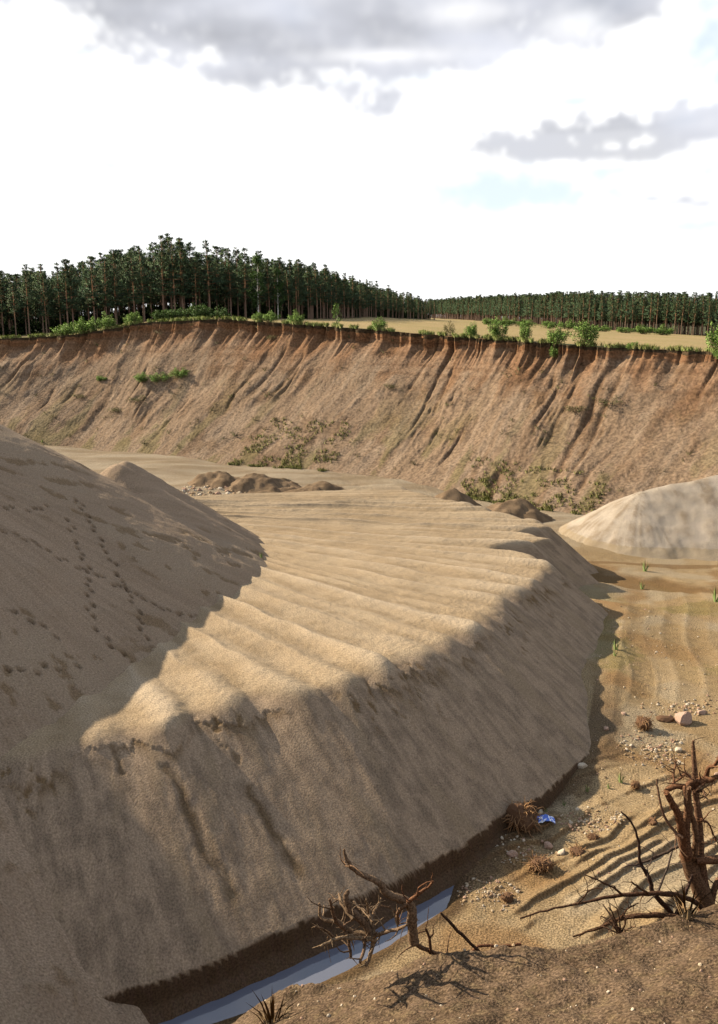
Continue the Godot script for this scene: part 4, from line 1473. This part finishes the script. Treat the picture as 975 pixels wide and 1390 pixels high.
	one("plastic_bag", bag.done(), M.plastic, "crumpled blue and white plastic bag beside the big root ball", "bag", on_floor(6.35, 29.0) + Vector3(0, 0.02, 0))

const STUMP_STEMS := [
	[4.21, 9.85, -10, 0.121, 4.15, 10.16, -10.03, 0.108, 4.03, 10.41, -10.05, 0.102, 3.94, 10.6, -10.07, 0.093, 3.89, 10.75, -10.1, 0.078],
	[3.87, 10.75, -9.99, 0.06, 3.77, 11.08, -9.93, 0.054, 3.71, 11.31, -9.87, 0.045, 3.61, 11.51, -9.81, 0.039, 3.49, 11.71, -9.75, 0.033],
	[3.87, 10.81, -9.96, 0.051, 3.82, 11.14, -9.94, 0.042, 3.81, 11.44, -9.92, 0.039, 3.77, 11.68, -9.91, 0.036, 3.85, 11.8, -9.89, 0.03],
	[4.24, 9.88, -10.04, 0.072, 4.12, 10.4, -10.07, 0.054, 4.08, 10.72, -10.1, 0.051, 4.05, 11.03, -10.13, 0.045, 4.01, 11.34, -10.16, 0.042, 3.98, 11.59, -10.19, 0.036, 3.96, 11.87, -10.22, 0.03, 3.94, 12.11, -10.25, 0.015],
	[3.98, 10.7, -10.03, 0.039, 3.95, 11.06, -9.98, 0.036, 3.86, 11.34, -9.93, 0.03, 3.8, 11.56, -9.88, 0.03, 3.77, 11.73, -9.83, 0.027],
	[3.56, 11.59, -10, 0.027, 3.68, 11.67, -9.98, 0.033, 3.82, 11.67, -9.95, 0.039, 3.92, 11.76, -9.93, 0.042, 4.03, 11.79, -9.9, 0.036, 4.09, 11.84, -9.87, 0.027, 4.2, 11.9, -9.85, 0.018],
	[4.01, 11.75, -9.97, 0.03, 4, 11.93, -9.9, 0.024, 4.04, 12.01, -9.83, 0.021, 4.09, 12.16, -9.76, 0.015, 4.14, 12.22, -9.69, 0.009],
	[3.85, 11.75, -9.97, 0.018, 3.82, 11.78, -10.07, 0.015, 3.78, 11.66, -10.17, 0.015, 3.73, 11.55, -10.27, 0.009],
	[3.67, 11.66, -10.03, 0.012, 3.7, 11.75, -10.14, 0.012, 3.76, 11.85, -10.25, 0.009],
	[3.46, 11.74, -10.03, 0.009, 3.48, 11.58, -9.98, 0.012, 3.52, 11.38, -9.92, 0.015, 3.65, 11.17, -9.87, 0.018, 3.74, 11.11, -9.81, 0.021],
	[3.99, 10.71, -9.98, 0.042, 4.25, 10.71, -10.01, 0.048, 4.52, 10.72, -10.04, 0.042, 4.81, 10.64, -10.07, 0.03],
	[4.22, 9.89, -10.02, 0.09, 4.46, 9.7, -10.15, 0.084, 4.77, 9.61, -10.27, 0.06],
	[4.19, 9.88, -10.04, 0.084, 4, 9.95, -9.94, 0.072, 3.72, 10.05, -9.84, 0.045, 3.57, 10.08, -9.75, 0.024],
	[4.2, 10.07, -10.01, 0.042, 4.28, 10.35, -10.05, 0.036, 4.37, 10.52, -10.09, 0.03, 4.5, 10.7, -10.13, 0.021],
	[4.07, 9.73, -10, 0.021, 4.09, 10.16, -9.78, 0.024],
	[3.9, 11.56, -10, 0.018, 3.93, 11.69, -9.85, 0.015, 3.92, 11.69, -9.71, 0.009],
	[4.02, 11.21, -10.04, 0.015, 4.16, 11.1, -10.13, 0.012, 4.27, 10.88, -10.21, 0.009, 4.39, 10.7, -10.3, 0.009],
]
const BRANCH_STEMS := [
	[3.03, 11.39, -9.9, 0.009, 3.16, 11.26, -9.91, 0.012, 3.27, 10.99, -9.93, 0.015, 3.31, 10.72, -9.94, 0.018, 3.43, 10.51, -9.96, 0.024, 3.5, 10.3, -9.97, 0.027, 3.67, 10.09, -9.99, 0.03, 3.81, 9.91, -10, 0.036],
	[3.26, 10.68, -9.94, 0.012, 3.47, 10.76, -9.96, 0.015, 3.68, 10.86, -9.97, 0.018, 3.83, 10.93, -9.99, 0.021],
	[3.54, 10.29, -9.94, 0.015, 3.67, 10.54, -10.06, 0.012, 3.77, 10.73, -10.18, 0.009],
	[3.74, 9.99, -9.9, 0.027, 3.81, 10.23, -9.88, 0.024, 3.87, 10.47, -9.86, 0.018, 3.89, 10.62, -9.84, 0.012],
	[3.41, 10.52, -9.91, 0.012, 3.37, 10.65, -9.89, 0.009, 3.21, 10.72, -9.88, 0.009, 3.09, 10.7, -9.86, 0.006],
]
const LONG_ROOTS := [
	[1.88, 10.11, -9.75, 0.009, 2.2, 10.21, -9.76, 0.012, 2.56, 10.28, -9.78, 0.015, 2.97, 10.37, -9.79, 0.021, 3.39, 10.39, -9.81, 0.027, 3.63, 10.38, -9.82, 0.03, 3.97, 10.26, -9.84, 0.03, 4.11, 10.05, -9.85, 0.03],
	[3.09, 10.38, -9.78, 0.015, 2.93, 10.56, -9.67, 0.012, 2.75, 10.71, -9.57, 0.009, 2.54, 10.86, -9.46, 0.006],
	[2.5, 9.9, -9.71, 0.009, 2.74, 9.98, -9.72, 0.015, 3.09, 10.12, -9.74, 0.024, 3.45, 10.14, -9.76, 0.03, 3.69, 10.11, -9.78, 0.036, 4, 10.02, -9.79, 0.042],
	[3.06, 10.13, -9.73, 0.012, 3.14, 10.25, -9.74, 0.009, 3.26, 10.31, -9.75, 0.006],
	[2.55, 10.29, -9.75, 0.009, 2.67, 10.52, -9.69, 0.009, 2.8, 10.57, -9.64, 0.006],
	[3.38, 10.4, -9.8, 0.015, 3.23, 10.55, -9.69, 0.012, 3.1, 10.7, -9.58, 0.009],
]
const TWIGS := [
	[2.97, 10.14, -9.4, 0.015, 2.87, 10.33, -9.45, 0.012, 2.77, 10.47, -9.5, 0.006],
	[2.96, 10.13, -9.41, 0.012, 2.85, 10.44, -9.33, 0.009, 2.77, 10.59, -9.26, 0.006],
	[2.96, 10.15, -9.39, 0.012, 2.83, 10.28, -9.47, 0.009, 2.77, 10.27, -9.56, 0.006],
	[2.96, 10.15, -9.38, 0.012, 2.94, 10.33, -9.4, 0.009, 2.91, 10.47, -9.42, 0.006],
	[2.98, 10.11, -9.44, 0.012, 2.98, 10.4, -9.3, 0.009, 2.9, 10.6, -9.16, 0.006],
	[2.95, 10.17, -9.36, 0.012, 3, 10.33, -9.26, 0.009, 3.05, 10.42, -9.17, 0.006],
	[2.97, 10.12, -9.43, 0.009, 2.81, 10.19, -9.47, 0.009, 2.73, 10.17, -9.51, 0.006],
]
const ARM_ROOT := [
	[0.61, 10.12, -9.3, 0.064, 0.59, 10.35, -9.31, 0.058, 0.59, 10.52, -9.32, 0.058, 0.53, 10.61, -9.33, 0.053, 0.42, 10.66, -9.34, 0.048, 0.29, 10.72, -9.35, 0.042, 0.23, 10.83, -9.35, 0.04, 0.11, 10.89, -9.36, 0.034, -0.01, 10.96, -9.37, 0.029, -0.1, 11.04, -9.38, 0.027, -0.15, 11.14, -9.39, 0.019, -0.17, 11.22, -9.4, 0.011],
	[0.54, 10.65, -9.27, 0.024, 0.64, 10.75, -9.26, 0.019, 0.74, 10.83, -9.25, 0.016, 0.82, 10.93, -9.24, 0.011],
	[0.55, 10.64, -9.26, 0.021, 0.45, 10.53, -9.3, 0.021, 0.43, 10.41, -9.35, 0.019, 0.44, 10.29, -9.39, 0.013],
	[0.6, 10.14, -9.34, 0.037, 0.71, 9.96, -9.44, 0.024, 0.88, 9.8, -9.55, 0.027, 1.13, 9.64, -9.66, 0.024],
	[-0.1, 11.07, -9.32, 0.016, -0.14, 10.96, -9.48, 0.013, -0.17, 10.91, -9.64, 0.008],
]
const ROOT_TANGLE := [
	[0.16, 10.39, -9, 0.037, 0.04, 10.58, -9.03, 0.042, -0.09, 10.7, -9.05, 0.042, -0.14, 10.85, -9.07, 0.031, -0.11, 10.9, -9.1, 0.021],
	[0.13, 10.4, -9.04, 0.031, -0.09, 10.42, -9.09, 0.031, -0.24, 10.5, -9.14, 0.029, -0.41, 10.51, -9.19, 0.021, -0.44, 10.66, -9.24, 0.013],
	[0.16, 10.44, -8.99, 0.026, 0.15, 10.59, -9.09, 0.023, 0.21, 10.66, -9.2, 0.021, 0.25, 10.68, -9.3, 0.013],
	[0.15, 10.59, -9.01, 0.018, 0.1, 10.65, -9.09, 0.018, 0.01, 10.65, -9.16, 0.016, -0.06, 10.69, -9.23, 0.013],
	[0.18, 10.39, -8.98, 0.029, -0.01, 10.47, -8.91, 0.023, -0.23, 10.51, -8.84, 0.018, -0.4, 10.48, -8.76, 0.013],
	[-0.16, 10.52, -8.99, 0.026, -0.25, 10.72, -8.87, 0.021, -0.31, 11.05, -8.74, 0.013],
	[-0.06, 10.64, -8.99, 0.026, -0.19, 10.72, -9.15, 0.021, -0.22, 10.73, -9.31, 0.013],
	[0.16, 10.43, -8.98, 0.023, 0.25, 10.56, -8.87, 0.023, 0.42, 10.69, -8.75, 0.018, 0.5, 10.83, -8.64, 0.01],
	[-0.28, 10.44, -8.96, 0.013, -0.38, 10.62, -8.84, 0.01, -0.47, 10.74, -8.72, 0.008],
	[0.16, 10.39, -9.03, 0.023, 0.13, 10.23, -8.98, 0.023, 0.08, 10.12, -8.93, 0.021],
	[0.1, 10.71, -8.98, 0.013, 0.09, 10.9, -8.84, 0.01, 0.07, 11.07, -8.7, 0.005],
	[-0.16, 10.47, -9.05, 0.018, -0.11, 10.34, -9.02, 0.018, -0.09, 10.16, -8.99, 0.016],
	[0.04, 10.43, -8.97, 0.021, 0.06, 10.43, -8.82, 0.018, 0.01, 10.36, -8.66, 0.016],
]
const STICK := [
	[0.92, 10.43, -9.4, 0.013, 1.12, 10.18, -9.43, 0.019, 1.28, 9.98, -9.47, 0.019, 1.5, 9.73, -9.5, 0.019],
]
const STUB_ROOT := [
	[1.26, 9.83, -9.5, 0.016, 1.32, 9.85, -9.53, 0.016, 1.41, 9.9, -9.55, 0.016, 1.63, 9.87, -9.57, 0.019, 1.88, 9.88, -9.6, 0.016],
	[0.76, 10.19, -9.46, 0.011, 0.81, 10.02, -9.45, 0.019, 0.82, 9.87, -9.45, 0.021],
]
